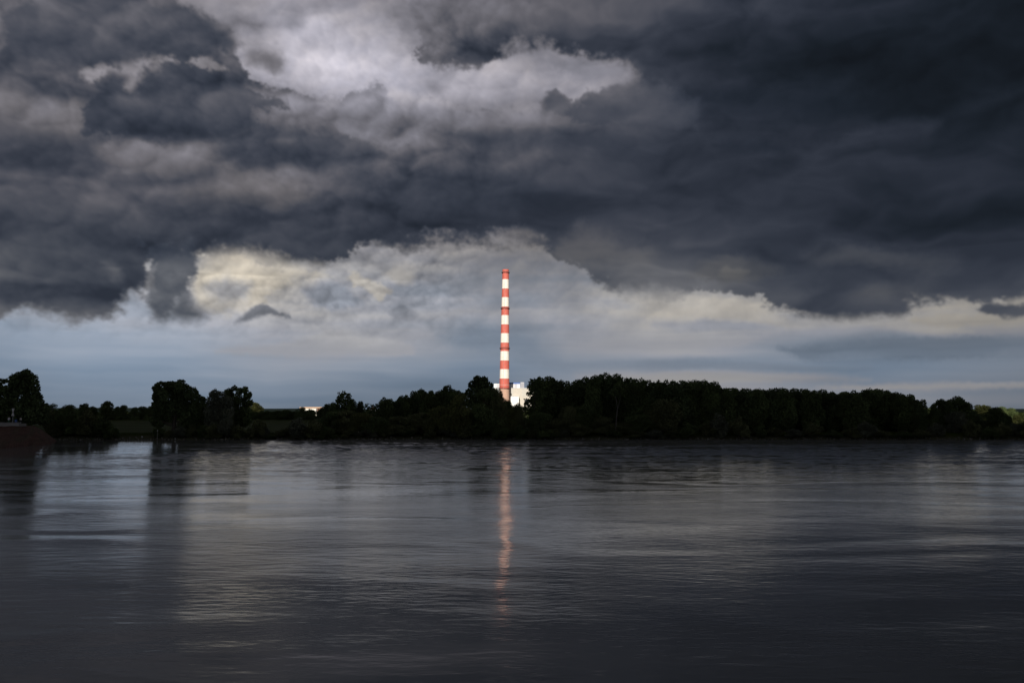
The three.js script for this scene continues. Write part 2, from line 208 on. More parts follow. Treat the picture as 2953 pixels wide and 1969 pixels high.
    const grainD = 1 + roll * 0.44 + soft2 * 0.2 * (1 - calm) + (relief * 1.15 + (pf - 0.6) * 0.2) * (1 - calm);
    let L = lb * grainB, wk = warm + (relief + small) * 0.45 * cum + streak * 0.45;
    if (e0 > 12) wk = wk * 0.3 + 0.05;
    for (const [, tone, foot, soft, cover, tint, outline, x0, x1, y0, y1] of SHAPES) {
      const sf = soft * (0.5 + 1.3 * sstep(-0.35, 0.6, edge)) + far * 1.2, am = Math.min(1.25, soft * 2.2 + 0.1, 0.2 * Math.min(x1 - x0, y1 - y0) + 0.04), pad = sf + 1.2;
      if (x < x0 - pad || x > x1 + pad || y < y0 - pad || y > y1 + pad) continue;
      const c = cover * (1 - sstep(-sf, sf, sdf(outline, x, y) + (fray + fine * 0.3) * am * lerp(0.55, 1, cum) + fine * 0.09));
      if (c <= 0) continue;
      if (tone === null) { L = lerp(L, ld * grainD, c); wk *= 1 - c; }
      else if (tone < 0) { L = lerp(L, lb * (0.96 + soft2 * 0.1 + relief * 0.4 + small * 0.15), c); wk = lerp(wk, 0.1 + relief * 0.6, c); }
      else { const t = lerp(foot, tone, sstep(y0, y1, y)); L = lerp(L, t * (e0 > 9 ? lerp(grainD, 1, 0.25) : grainB), c); wk = lerp(wk, tint, c); }
    }
    wk = Math.max(-1.1, Math.min(1.1, wk));
    const nb = sstep(105, 30, L), hi = sstep(9, 14, e0);
    out[0] = toLin(L * (0.985 + (wk > 0 ? 0.065 : 0.085) * wk - (0.115 + 0.06 * sstep(50, 28, L)) * nb + 0.012 * hi * (1 - nb)));
    out[1] = toLin(L * (1.0 - 0.005 * nb - 0.014 * hi * (1 - nb) + (wk < 0 ? -0.012 * wk : 0)));
    out[2] = toLin(L * (1.055 - (wk > 0 ? 0.14 : 0.095) * wk + 0.19 * nb));
  };
  const W = 4096, H = 2048, data = new Float32Array(W * H * 4);
  for (let row = H / 2 - 4; row < H; row++) {
    const el = ((row + 0.5) / H - 0.5) * 180, high = el > 40;
    if (high && row % 4) { data.copyWithin(row * W * 4, (row - 1) * W * 4, row * W * 4); continue; }
    for (let col = 0; col < W; col++) {
      let az = ((col + 0.5) / W - 0.25) * 360; if (az > 180) az -= 360;
      const o = (row * W + col) * 4;
      if ((high || Math.abs(az) > 46) && col % 4) { data.copyWithin(o, o - 4, o); continue; }   // coarser where it only lights and mirrors
      skyAt(az, el);
      data[o] = out[0]; data[o + 1] = out[1]; data[o + 2] = out[2]; data[o + 3] = 1;
    }
  }
  const below = (H / 2) * W * 4;
  for (let i = 0; i < below; i += 4) { data[i] = 0.03; data[i + 1] = 0.034; data[i + 2] = 0.036; data[i + 3] = 1; }
  const t = new THREE.DataTexture(data, W, H, THREE.RGBAFormat, THREE.FloatType);
  t.mapping = THREE.EquirectangularReflectionMapping; t.magFilter = THREE.LinearFilter; t.needsUpdate = true;
  return t;
}
const sky = makeSky();
scene.background = sky;
scene.environment = sky;
scene.environmentIntensity = 1.0;
// ---------------------------------------------------------------- sun: low, behind the camera and a little to the left
const SUN_ELEV = THREE.MathUtils.degToRad(18), SUN_AZ = THREE.MathUtils.degToRad(6);
const toSun = new THREE.Vector3(-Math.sin(SUN_AZ) * Math.cos(SUN_ELEV), Math.sin(SUN_ELEV), Math.cos(SUN_AZ) * Math.cos(SUN_ELEV));
const sun = new THREE.DirectionalLight(new THREE.Color(1.0, 0.94, 0.85), 4.9);
sun.position.copy(toSun).multiplyScalar(3000); sun.target.position.set(0, 0, -600);
sun.position.add(sun.target.position);
sun.castShadow = true; sun.shadow.mapSize.set(4096, 4096);
Object.assign(sun.shadow.camera, { left: -900, right: 900, top: 900, bottom: -900, near: 10, far: 6000 });
scene.add(sun, sun.target);

// ---------------------------------------------------------------- helpers
const taken = {};
function numbered(name) { const n = taken[name] = (taken[name] ?? -1) + 1; return n ? name + '_' + String(n).padStart(3, '0') : name; }
function shade(o) { o.traverse((c) => { if (c.isMesh) { c.castShadow = true; c.receiveShadow = true; } }); return o; }
function part(name, geometry, material, parent) { const m = new THREE.Mesh(geometry, material); m.name = name; m.castShadow = m.receiveShadow = true; parent.add(m); return m; }
function thing(name, label, category, at = [0, 0, 0], group) {
  const o = new THREE.Group(); o.name = numbered(name); o.position.set(...at); o.userData = { label, category };
  if (group) o.userData.group = group;
  scene.add(o); return o;
}
function structure(name, geometry, material) { const m = new THREE.Mesh(geometry, material); m.name = numbered(name); m.castShadow = m.receiveShadow = true; m.userData.kind = 'structure'; scene.add(m); return m; }
const box = (x0, x1, y0, y1, z0, z1) => new THREE.BoxGeometry(x1 - x0, y1 - y0, z1 - z0).translate((x0 + x1) / 2, (y0 + y1) / 2, (z0 + z1) / 2);
const lin3 = (r, g, b) => new THREE.Color().setRGB(r, g, b);
const mat = (r, g, b, rough = 0.9, more = {}) => new THREE.MeshStandardMaterial({ color: lin3(r, g, b), roughness: rough, ...more });
function tube(points, radii, sides = 6) {                // a tapered tube through points
  const pos = [], idx = [], n = points.length, P = points.map((p) => new THREE.Vector3(...p)), t = new THREE.Vector3(), u = new THREE.Vector3(), v = new THREE.Vector3();
  for (let i = 0; i < n; i++) {
    t.subVectors(P[Math.min(n - 1, i + 1)], P[Math.max(0, i - 1)]).normalize();
    u.set(1, 0, 0); if (Math.abs(t.x) > 0.8) u.set(0, 0, 1); u.cross(t).normalize(); v.crossVectors(t, u);
    for (let k = 0; k < sides; k++) { const a = k / sides * Math.PI * 2, c = Math.cos(a) * radii[i], s = Math.sin(a) * radii[i]; pos.push(P[i].x + u.x * c + v.x * s, P[i].y + u.y * c + v.y * s, P[i].z + u.z * c + v.z * s); }
  }
  for (let i = 0; i < n - 1; i++) for (let k = 0; k < sides; k++) { const a = i * sides + k, b = i * sides + (k + 1) % sides; idx.push(a, b, a + sides, b, b + sides, a + sides); }
  const g = new THREE.BufferGeometry(); g.setAttribute('position', new THREE.Float32BufferAttribute(pos, 3)); g.setIndex(idx); g.computeVertexNormals(); return g;
}
function dataMap(w, h, f, srgb = true) {                 // a texture from a function of u, v in 0..1
  const d = new Uint8Array(w * h * 4);
  for (let j = 0; j < h; j++) for (let i = 0; i < w; i++) { const c = f((i + 0.5) / w, (j + 0.5) / h), o = (j * w + i) * 4; for (let k = 0; k < 3; k++) d[o + k] = Math.max(0, Math.min(255, c[k] * 255)); d[o + 3] = 255; }
  const t = new THREE.DataTexture(d, w, h); t.wrapS = t.wrapT = THREE.RepeatWrapping; t.magFilter = THREE.LinearFilter; if (srgb) t.colorSpace = THREE.SRGBColorSpace; t.needsUpdate = true; return t;
}

// ---------------------------------------------------------------- the storm cloud overhead and behind, whose shadow lies on the river and its wood
{
  const H = 1500, off = toSun.clone().multiplyScalar(H / toSun.y);
  const shadow = [[-1300, -900], [-420, -800], [-330, -690], [-140, -680], [-60, -590], [100, -470], [170, -362], [240, -352], [700, -345], [1100, -335], [1100, 420], [-1300, 420]];
  const nx = 120, nz = 60, pos = [], idx = [], P = shadow.map(([x, z]) => [x, z]);
  const dist = (x, z) => { let d = 1e9, s = 1; for (let i = 0, j = P.length - 1; i < P.length; j = i++) { const [ax, ay] = P[i], [bx, by] = P[j], ex = bx - ax, ey = by - ay, t = Math.min(1, Math.max(0, ((x - ax) * ex + (z - ay) * ey) / (ex * ex + ey * ey))); d = Math.min(d, Math.hypot(x - ax - ex * t, z - ay - ey * t)); if ((ay > z) !== (by > z) && x < (bx - ax) * (z - ay) / (by - ay) + ax) s = -s; } return -s * d; };
  const id = (i, j, k) => (j * (nx + 1) + i) * 2 + k, inside = [];
  for (let j = 0; j <= nz; j++) for (let i = 0; i <= nx; i++) {
    const x = -1320 + 2440 * (i / nx), z = -920 + 1360 * (j / nz), d = dist(x, z) + fbm(x * 0.01, z * 0.01, 3) * 12, k = Math.min(1, Math.max(0, d / 260)), th = Math.sqrt(k);
    inside.push(d > 0);
    const lo = H - th * (10 + 14 * fbm(x * 0.004, z * 0.004, 4)), hi = H + th * (120 + 80 * fbm(x * 0.003 + 9, z * 0.003, 4));
    pos.push(x + off.x, lo, z + off.z, x + off.x, hi, z + off.z);
  }
  for (let j = 0; j < nz; j++) for (let i = 0; i < nx; i++) {
    const q = [[i, j], [i + 1, j], [i, j + 1], [i + 1, j + 1]]; if (!q.some(([a, b]) => inside[b * (nx + 1) + a])) continue;
    idx.push(id(i, j, 1), id(i, j + 1, 1), id(i + 1, j, 1), id(i + 1, j, 1), id(i, j + 1, 1), id(i + 1, j + 1, 1));
    idx.push(id(i, j, 0), id(i + 1, j, 0), id(i, j + 1, 0), id(i + 1, j, 0), id(i + 1, j + 1, 0), id(i, j + 1, 0));
  }
  const g = new THREE.BufferGeometry(); g.setAttribute('position', new THREE.Float32BufferAttribute(pos, 3)); g.setIndex(idx); g.computeVertexNormals();
  structure('cloud', g, mat(0.75, 0.76, 0.78, 1));
}

// ---------------------------------------------------------------- river
{
  const SX = 420, SZ = 270, N = 2048;                    // one sheet of ripples for the whole reach in view
  // where the breeze and the current ruffle the surface, and where it lies slick; z counts metres out from the near bank
  const ruffle = (x, z, drift) => {
    const patch = fbm(x * 0.016 + drift * 0.8, z * 0.06 + drift * 0.5 + 13, 4, 0.55), slick = fbm(x * 0.03 - 20, z * 0.16 + drift * 1.2 + 7, 3, 0.5);
    const shelter = sstep(-50, -110, x) * sstep(120, 190, z);        // the lee of the left headland
    return (0.55 + 0.9 * sstep(-0.35, 0.45, patch)) * (0.35 + 0.65 * sstep(-0.5, 0.05, slick)) * (1 - 0.45 * shelter);
  };
  const open = (x, z) => sstep(70, 190, z) * (1 - 0.9 * sstep(-55, -100, x));      // the open reach along the far bank, where the wind has had its run
  const h = new Float32Array(N * N), rough = new Float32Array(N * N);
  for (let j = 0; j < N; j++) for (let i = 0; i < N; i++) {
    const x = (i / N - 0.5) * SX, z = (j / N) * SZ, drift = fbm(x * 0.02 + 5, z * 0.05, 3), amp = ruffle(x, z, drift);
    const wx = x + drift * 2.5, wz = z + drift * 1.5;
    const r1 = noise(wx * 0.3 + wz * 0.07, wz * 0.95 + 3), r2 = noise(wx * 0.62 - wz * 0.16 + 40, wz * 2.1 + 9), r3 = noise(wx * 0.12 - 9, wz * 0.38 + 60);
    const boil = noise(x * 0.07 + drift * 2, z * 0.11 + drift * 2 + 30);
    h[j * N + i] = (1 + 3 * open(x, z)) * amp * (0.0042 * r1 + 0.0052 * r2 + 0.004 * r3) + 0.045 * boil; rough[j * N + i] = amp;
  }
  const d = new Float32Array(N * N * 4);
  for (let j = 0; j < N; j++) for (let i = 0; i < N; i++) {
    const a = h[j * N + Math.max(0, i - 1)], b = h[j * N + Math.min(N - 1, i + 1)], c = h[Math.max(0, j - 1) * N + i], e = h[Math.min(N - 1, j + 1) * N + i];
    const sx = -(b - a) / (2 * SX / N), sy = -(e - c) / (2 * SZ / N), l = 1 / Math.hypot(sx, sy, 1), o = (j * N + i) * 4;
    d[o] = 0.5 + 0.5 * sx * l; d[o + 1] = 0.5 + 0.5 * sy * l; d[o + 2] = 0.5 + 0.5 * l; d[o + 3] = 1;
  }
  const ripples = new THREE.DataTexture(d, N, N, THREE.RGBAFormat, THREE.FloatType);
  ripples.wrapS = ripples.wrapT = THREE.MirroredRepeatWrapping; ripples.magFilter = THREE.LinearFilter; ripples.needsUpdate = true;
  ripples.repeat.set(1 / SX, 1 / SZ); ripples.offset.set(0.5, 0);
  const Q = 1024, rd = new Uint8Array(Q * Q * 4);          // unseen wavelets: as rough as the patch is ruffled
  for (let j = 0; j < Q; j++) for (let i = 0; i < Q; i++) { const v = Math.min(1, 0.10 + 0.62 * rough[(j * 2) * N + i * 2]) * 255, o = (j * Q + i) * 4; rd[o] = rd[o + 1] = rd[o + 2] = v; rd[o + 3] = 255; }
  const wavelets = new THREE.DataTexture(rd, Q, Q); wavelets.wrapS = wavelets.wrapT = THREE.MirroredRepeatWrapping; wavelets.magFilter = THREE.LinearFilter; wavelets.needsUpdate = true; wavelets.repeat.copy(ripples.repeat); wavelets.offset.copy(ripples.offset);
  const M = 1024, T = 26, fine = dataMap(M, M, (u, v) => {       // wrinkles of a hand's breadth, repeating without a seam
    let s = 0; const p = (k, a, sh) => { const x = u * T * a, y = v * T * k, X = T * a, Y = T * k, bx = sstep(0.8, 1, u), by = sstep(0.8, 1, v); const n = (q, w) => noise(q + sh, w + sh * 2); return lerp(lerp(n(x, y), n(x - X, y), bx), lerp(n(x, y - Y), n(x - X, y - Y), bx), by); };
    s = 0.5 + 0.26 * p(3.4, 1.2, 3) + 0.15 * p(7.5, 2.6, 31); return [s, s, s];
  }, false);
  fine.repeat.set(1 / T, 1 / T);
  const xs = [-4000, -1500, -600, -300], zs = [-4, -20, -40], pos = [], uv = [], idx = [];
  for (let x = -190; x <= 190; x += 0.8) xs.push(x); xs.push(300, 600, 1500, 4000);
  for (let z = -60; z > -257; z -= 0.2) zs.push(z);
  for (const z of zs) for (const x of xs) {
    const k = Math.abs(x) < 191 ? open(x, -z) : 0; let y = 0;
    if (k > 0) { const drift = fbm(x * 0.02 + 5, -z * 0.05, 3); y = k * (0.35 + 0.65 * ruffle(x, -z, drift)) * (0.085 * noise(x * 0.4 + z * 0.05 + 7, -z * 1.35 + drift) + 0.04 * noise(x * 0.7 - z * 0.2, -z * 2.1 + 31)); }
    pos.push(x, y, z); uv.push(x, -z);
  }
  for (let j = 0; j < zs.length - 1; j++) for (let i = 0; i < xs.length - 1; i++) { const a = j * xs.length + i, b = a + xs.length; idx.push(a, a + 1, b, a + 1, b + 1, b); }
  const g = new THREE.BufferGeometry(); g.setAttribute('position', new THREE.Float32BufferAttribute(pos, 3)); g.setAttribute('uv', new THREE.Float32BufferAttribute(uv, 2)); g.setIndex(idx); g.computeVertexNormals();
  const m = new THREE.MeshPhysicalMaterial({ color: lin3(0.110, 0.110, 0.100), roughness: 0.2, roughnessMap: wavelets, ior: 1.36, normalMap: ripples, bumpMap: fine, bumpScale: 0.009 });
  structure('river', g, m);
}
// ---------------------------------------------------------------- ground
const grassMap = dataMap(512, 512, (u, v) => {
  const n = 0.5 + 0.25 * (noise(u * 16, v * 16) + noise(u * 64 + 9, v * 64)) * 0.9 + 0.12 * noise(u * 200, v * 200); const k = Math.max(0, Math.min(1, n));
  return [0.62 + 0.38 * k, 0.66 + 0.34 * k, 0.55 + 0.3 * k];
});
grassMap.repeat.set(1 / 16, 1 / 16);
const grassMat = new THREE.MeshPhysicalMaterial({ vertexColors: true, map: grassMap, roughness: 1, specularIntensity: 0.08 });
function sheet(xs, zs, height, tint) {
  const pos = [], uv = [], col = [], idx = [], w = xs.length;
  for (const z of zs) for (const x of xs) { pos.push(x, height(x, z), z); uv.push(x, z); col.push(...tint(x, z)); }
  for (let j = 0; j < zs.length - 1; j++) for (let i = 0; i < w - 1; i++) { const a = j * w + i, b = a + w; idx.push(a, a + 1, b, a + 1, b + 1, b); }
  const g = new THREE.BufferGeometry(); g.setAttribute('position', new THREE.Float32BufferAttribute(pos, 3)); g.setAttribute('uv', new THREE.Float32BufferAttribute(uv, 2)); g.setAttribute('color', new THREE.Float32BufferAttribute(col, 3)); g.setIndex(idx); g.computeVertexNormals(); return g;
}
const shoreZ = (x) => -251 + 1.3 * noise(x * 0.05, 3.3) + 0.6 * noise(x * 0.21, 8.1);
const groundAt = (x, z) => { const d = shoreZ(x) - z; return d < 6 ? -0.75 + 0.33 * (d + 2.2) : Math.min(2.0, 1.95 + d * 0.0005) + (d > 40 ? 0.12 * noise(x * 0.03, z * 0.03) : 0); };
{
  const xs = [], zs = [];
  for (let x = -6000; x < -400; x += 400) xs.push(x); for (let x = -400; x <= 400; x += 4) xs.push(x); for (let x = 800; x <= 6000; x += 400) xs.push(x);
  for (let z = -246; z > -264; z -= 1.2) zs.push(z); for (let z = -264; z > -700; z -= 9) zs.push(z); for (let z = -720; z > -9000; z -= 460) zs.push(z);
  const g = sheet(xs, zs, groundAt, (x, z) => { const d = shoreZ(x) - z, k = sstep(2.2, 4.6, d + 1.2 * noise(x * 0.4, z * 0.4)), p = 0.8 + 0.35 * noise(x * 0.04, z * 0.06); return [lerp(0.095, 0.055 * p, k), lerp(0.09, 0.072 * p, k), lerp(0.072, 0.008 * p, k)]; });
  structure('ground', g, grassMat);
  const near = sheet([-3000, -300, -60, -20, 0, 20, 60, 300, 3000], [300, 40, 10, 0, -3, -6, -9], (x, z) => z >= 0 ? 7.0 : z < -8 ? -0.8 : 7.0 + z * 0.82, () => [0.06, 0.075, 0.025]);
  structure('near_bank', near, grassMat);
  const hx = [], hz = [-4200, -4400, -4700, -5200, -6000]; for (let x = -7000; x <= 7000; x += 100) hx.push(x);
  structure('hills', sheet(hx, hz, (x, z) => { const k = Math.sin(Math.PI * Math.min(1, (-4150 - z) / 1800)); return 1.0 + k * (22 + 13 * fbm(x * 0.0011 + 3, z * 0.0003, 3) + 2 * noise(x * 0.02, z)) ; }, () => [0.022, 0.034, 0.040]), grassMat);
}
// ---------------------------------------------------------------- the power station: striped chimney and halls
{
  const white = dataMap(256, 256, (u, v) => { const s = 0.92 + 0.05 * noise(u * 60, v * 3) + 0.03 * noise(u * 20, v * 20), k = Math.max(0, noise(u * 44 + 3, v * 1.6)) * 0.12; return [s, s * 0.98 - k * 0.6, s * 0.94 - k]; });
  const red = dataMap(256, 256, (u, v) => { const s = 1 + 0.12 * noise(u * 70, v * 2.4) + 0.07 * noise(u * 24, v * 24), p = Math.max(0, noise(u * 90 + 7, v * 2) - 0.62) * 1.2; return [0.79 * s + p * 0.15, 0.40 * s + p * 0.5, 0.345 * s + p * 0.5]; });
  const whiteMat = new THREE.MeshStandardMaterial({ map: white, roughness: 0.8 }), redMat = new THREE.MeshStandardMaterial({ map: red, roughness: 0.75 });
  const bare = dataMap(256, 256, (u, v) => { const s = 1 + 0.09 * noise(u * 80, v * 4) + 0.05 * noise(u * 30, v * 30); return [0.76 * s, 0.62 * s, 0.54 * s]; });
  const bareMat = new THREE.MeshStandardMaterial({ map: bare, roughness: 0.95 }), steel = mat(0.05, 0.045, 0.045, 0.6), sootMat = mat(0.02, 0.02, 0.02, 1);
  const G = 2.0, t = thing('chimney', 'tall red and white banded power station chimney rising above the trees', 'chimney', [-7.5, G, -776]);
  t.rotation.z = -0.0103;
  const Y = [142.55, 133.15, 124.27, 115.93, 107.05, 98.88, 90.13, 81.69, 72.87, 64.79, 56.01, 47.76, 39.04, 29.49].map((y) => y - G);
  const R = (y) => 3.08 + (140.5 - y) * 0.0142;
  const ring = (y0, y1, extra = 0) => { const pts = []; for (let k = 0; k <= 3; k++) { const y = y0 + (y1 - y0) * k / 3; pts.push(new THREE.Vector2(R(y) + extra, y)); } const g = new THREE.LatheGeometry(pts, 72); return g; };
  for (let k = 0; k < 13; k++) part(k % 2 ? 'white_band' : 'red_band', ring(Y[k + 1] + 0.0, Y[k]), k % 2 ? whiteMat : redMat, t);
  part('base_shaft', ring(0, Y[13]), bareMat, t);
  const rim = part('rim', new THREE.LatheGeometry([[2.6, 135], [2.6, 140.55], [3.16, 140.62], [3.16, 139.9], [3.09, 139.85]].map((p) => new THREE.Vector2(...p)), 72), redMat, t);
  rim.userData.label = 'red rim of the chimney mouth';
  part('flue', new THREE.CylinderGeometry(2.58, 2.58, 0.2, 48).translate(0, 136, 0), sootMat, t);
  for (const y of [137.6, 103.2, 65.3, 27.55]) {
    const r = R(y), gal = part('gallery', new THREE.LatheGeometry([[r - 0.02, y - 0.25], [r + 0.75, y - 0.12], [r + 0.75, y + 0.05], [r - 0.02, y + 0.05]].map((p) => new THREE.Vector2(...p)), 48), steel, t);
    const bits = [];
    for (let k = 0; k < 28; k++) { const a = k / 28 * Math.PI * 2, x = Math.cos(a) * (r + 0.7), z = Math.sin(a) * (r + 0.7); bits.push(tube([[x, y, z], [x, y + 1.15, z]], [0.05, 0.05], 4)); bits.push(tube([[Math.cos(a) * r, y - 0.9, Math.sin(a) * r], [x, y - 0.15, z]], [0.06, 0.06], 4)); }
    for (const dy of [0.6, 1.15]) bits.push(new THREE.TorusGeometry(r + 0.7, 0.05, 4, 48).rotateX(Math.PI / 2).translate(0, y + dy, 0));
    part('railing', mergeGeometries(bits.map((b) => { b.deleteAttribute('uv'); return b.index ? b.toNonIndexed() : b; })), steel, gal);
  }
  { // ladder up the river side
    const bits = [], a = 1.75;
    for (const s of [-0.25, 0.25]) { const p = [], q = []; for (let y = 1; y < 137; y += 8) { const r = R(y) + 0.25; p.push([Math.cos(a) * r + s, y, Math.sin(a) * r]); q.push(0.05); } bits.push(tube(p, q, 4)); }
    for (let y = 2; y < 136; y += 1.2) { const r = R(y) + 0.25; bits.push(tube([[Math.cos(a) * r - 0.25, y, Math.sin(a) * r], [Math.cos(a) * r + 0.25, y, Math.sin(a) * r]], [0.03, 0.03], 3)); }
    part('ladder', mergeGeometries(bits), mat(0.55, 0.45, 0.4, 0.7), t);
  }
  for (let k = 0; k < 4; k++) { const a = k * Math.PI / 2 + 0.5; part('lightning_rod', tube([[Math.cos(a) * 3.1, 138, Math.sin(a) * 3.1], [Math.cos(a) * 3.1, 142.4, Math.sin(a) * 3.1]], [0.05, 0.03], 4), steel, t); }
  part('hoop', new THREE.TorusGeometry(R(31.1) + 0.03, 0.13, 6, 64).rotateX(Math.PI / 2).translate(0, 31.1, 0), mat(0.8, 0.7, 0.62, 0.5), t);

  // halls behind the chimney, front at z = -792
  const clad = (r, g, b, k) => new THREE.MeshStandardMaterial({ map: dataMap(128, 64, (u, v) => { const s = 1 + 0.03 * noise(u * 40 + k, v * 5) + 0.015 * noise(u * 90, v * 90 + k); return [r * s, g * s, b * s]; }), roughness: 0.7 });
  const tones = [clad(0.90, 0.90, 0.89, 1), clad(0.78, 0.78, 0.79, 5), clad(0.93, 0.92, 0.91, 9), clad(0.73, 0.73, 0.75, 14)];
  const cream = clad(0.77, 0.74, 0.69, 3), whiteWall = clad(0.95, 0.94, 0.92, 4), grey = clad(0.62, 0.62, 0.64, 7), blue = mat(0.03, 0.10, 0.34, 0.5), trim = mat(0.20, 0.20, 0.24, 0.6);
  const hall = thing('turbine_hall', 'long cream turbine hall half hidden behind trees right of the chimney', 'building', [27, 2, -812]);
  part('wall', box(-29.8, 36, 0, 28.3, -20, 20), cream, hall);
  part('roof', box(-30.1, 36.3, 28.3, 28.75, -20.3, 20.3), mat(0.55, 0.54, 0.52, 0.9), hall);
  for (let k = 0; k < 16; k++) part('wall_panel', box(-29.7 + k * 4.1, -29.7 + k * 4.1 + 4.0, 20.6, 28.2, 20.004, 20.12), k % 3 ? cream : clad(0.75, 0.73, 0.69, k), hall);
  part('wall_opening', box(-28.6, -28.0, 22.4, 23.5, 20.1, 20.16), sootMat, hall);
  for (let k = 0; k < 9; k++) { const w = part('window', box(-14 + k * 5.2, -11 + k * 5.2, 12, 18, 20.02, 20.14), trim, hall); part('pane', box(-13.8 + k * 5.2, -11.2 + k * 5.2, 12.2, 17.8, 20.145, 20.16), mat(0.05, 0.06, 0.08, 0.15), w); }
  const boiler = thing('boiler_house', 'white clad boiler house with blue roof strip directly behind the chimney', 'building', [-5, 2, -826]);
  part('wall', box(-12.9, 12.9, 0, 33.2, -12, 12), tones[0], boiler);
  for (let k = 0; k < 9; k++) part('wall_panel', box(-12.9 + k * 2.87, -12.9 + k * 2.87 + 2.8, 28.3, 33.1, 12.004, 12.12 + 0.05 * (k % 2)), tones[k % 4], boiler);
  part('roof_strip', box(1.9, 12.9, 33.2, 34.7, -10, 12.1), blue, boiler).userData.label = 'blue roof strip';
  part('parapet', box(-12.9, 1.8, 33.2, 33.5, -12, 12.05), tones[2], boiler);
  for (const x of [-11.6, -10.9]) part('roof_vent', new THREE.CylinderGeometry(0.16, 0.16, 0.9, 8).translate(x, 33.9, 6), trim, boiler);
  const unit = thing('filter_house', 'small grey box on the roof right of the blue roof strip', 'building', [10, 30.75, -806]);
  part('wall', box(-1.9, 1.9, 0, 5.75, -4, 4), tones[1], unit);
  part('wall_panel', box(-1.35, 1.35, 0.5, 5.2, 4.01, 4.1), grey, unit);
  part('frame', mergeGeometries([box(-1.9, -1.4, 0.0, 5.75, 4.01, 4.16), box(1.4, 1.9, 0, 5.75, 4.01, 4.16), box(-1.4, 1.4, 0, 0.4, 4.01, 4.16)]), mat(0.30, 0.30, 0.36, 0.6), unit);
  const low = thing('gatehouse', 'bright white low annex seen through the gap right of the chimney', 'building', [2.6, 2, -786]);
  part('wall', box(-3.8, 3.9, 0, 20.2, -5.5, 5), whiteWall, low);
  part('coping', box(-4.0, 4.1, 20.2, 20.5, -5.5, 5.2), tones[3], low);
  for (let k = 0; k < 2; k++) part('wall_panel', box(-3.7 + k * 3.8, k * 3.8, 6, 20.1, 5.004, 5.1), k ? whiteWall : tones[2], low);
}
// ---------------------------------------------------------------- two buildings farther left
{
  const plaster = mat(0.62, 0.58, 0.50), pale = mat(0.78, 0.75, 0.68), dark = mat(0.05, 0.04, 0.06, 0.5), eave = mat(0.62, 0.42, 0.28), brick = mat(0.30, 0.17, 0.12), tile = mat(0.45, 0.20, 0.10);
  const b = thing('warehouse', 'flat roofed pale building in sunlight beyond the far bushes', 'building', [-215, 2, -900]);
  part('wall', box(-14, 4, 0, 9.8, -8, 6), plaster, b);
  part('end_wall', box(4, 11, 0, 9.8, -8, 5.4), brick, b).userData.label = 'reddish brown end wall';
  part('roof', box(-14.6, 11.6, 9.8, 10.9, -8.6, 7.2), eave, b);
  for (const [x0, x1] of [[-13.6, -9.6], [-9.2, -5.2], [-2.3, 2.8]]) part('wall_panel', box(x0, x1, 3, 9.4, 6.01, 6.2), pale, b);
  for (const x of [-4.9, -1.9 - 0.8, 3.2]) part('opening', box(x, x + 0.9, 3, 9.3, 6.01, 6.1), dark, b);
  for (const x of [5.4, 8.0]) { const w = part('window', box(x, x + 1.4, 5.4, 7.6, 5.41, 5.5), dark, b); part('frame', box(x - 0.1, x + 1.5, 7.6, 7.8, 5.41, 5.56), pale, w); }
  part('mast', tube([[-3, 10.9, 0], [-3, 12.4, 0]], [0.06, 0.04], 5), dark, b);
  const h = thing('house', 'little sunlit house with orange tiled roof peeping between the trees', 'house', [-117, 2, -700]);
  part('wall', box(-3, 2.6, 0, 8.2, -4, 4), pale, h);
  const roof = new THREE.ExtrudeGeometry(new THREE.Shape([new THREE.Vector2(-3.5, 8.0), new THREE.Vector2(3.1, 8.0), new THREE.Vector2(-0.2, 10.2)]), { depth: 9, bevelEnabled: false }).translate(0, 0, -4.5);
  part('roof', roof, tile, h);
  { const w = part('window', box(-1.6, -0.4, 5.2, 7, 4.01, 4.1), dark, h); part('sill', box(-1.8, -0.2, 5.0, 5.2, 4.01, 4.25), pale, w); }
}
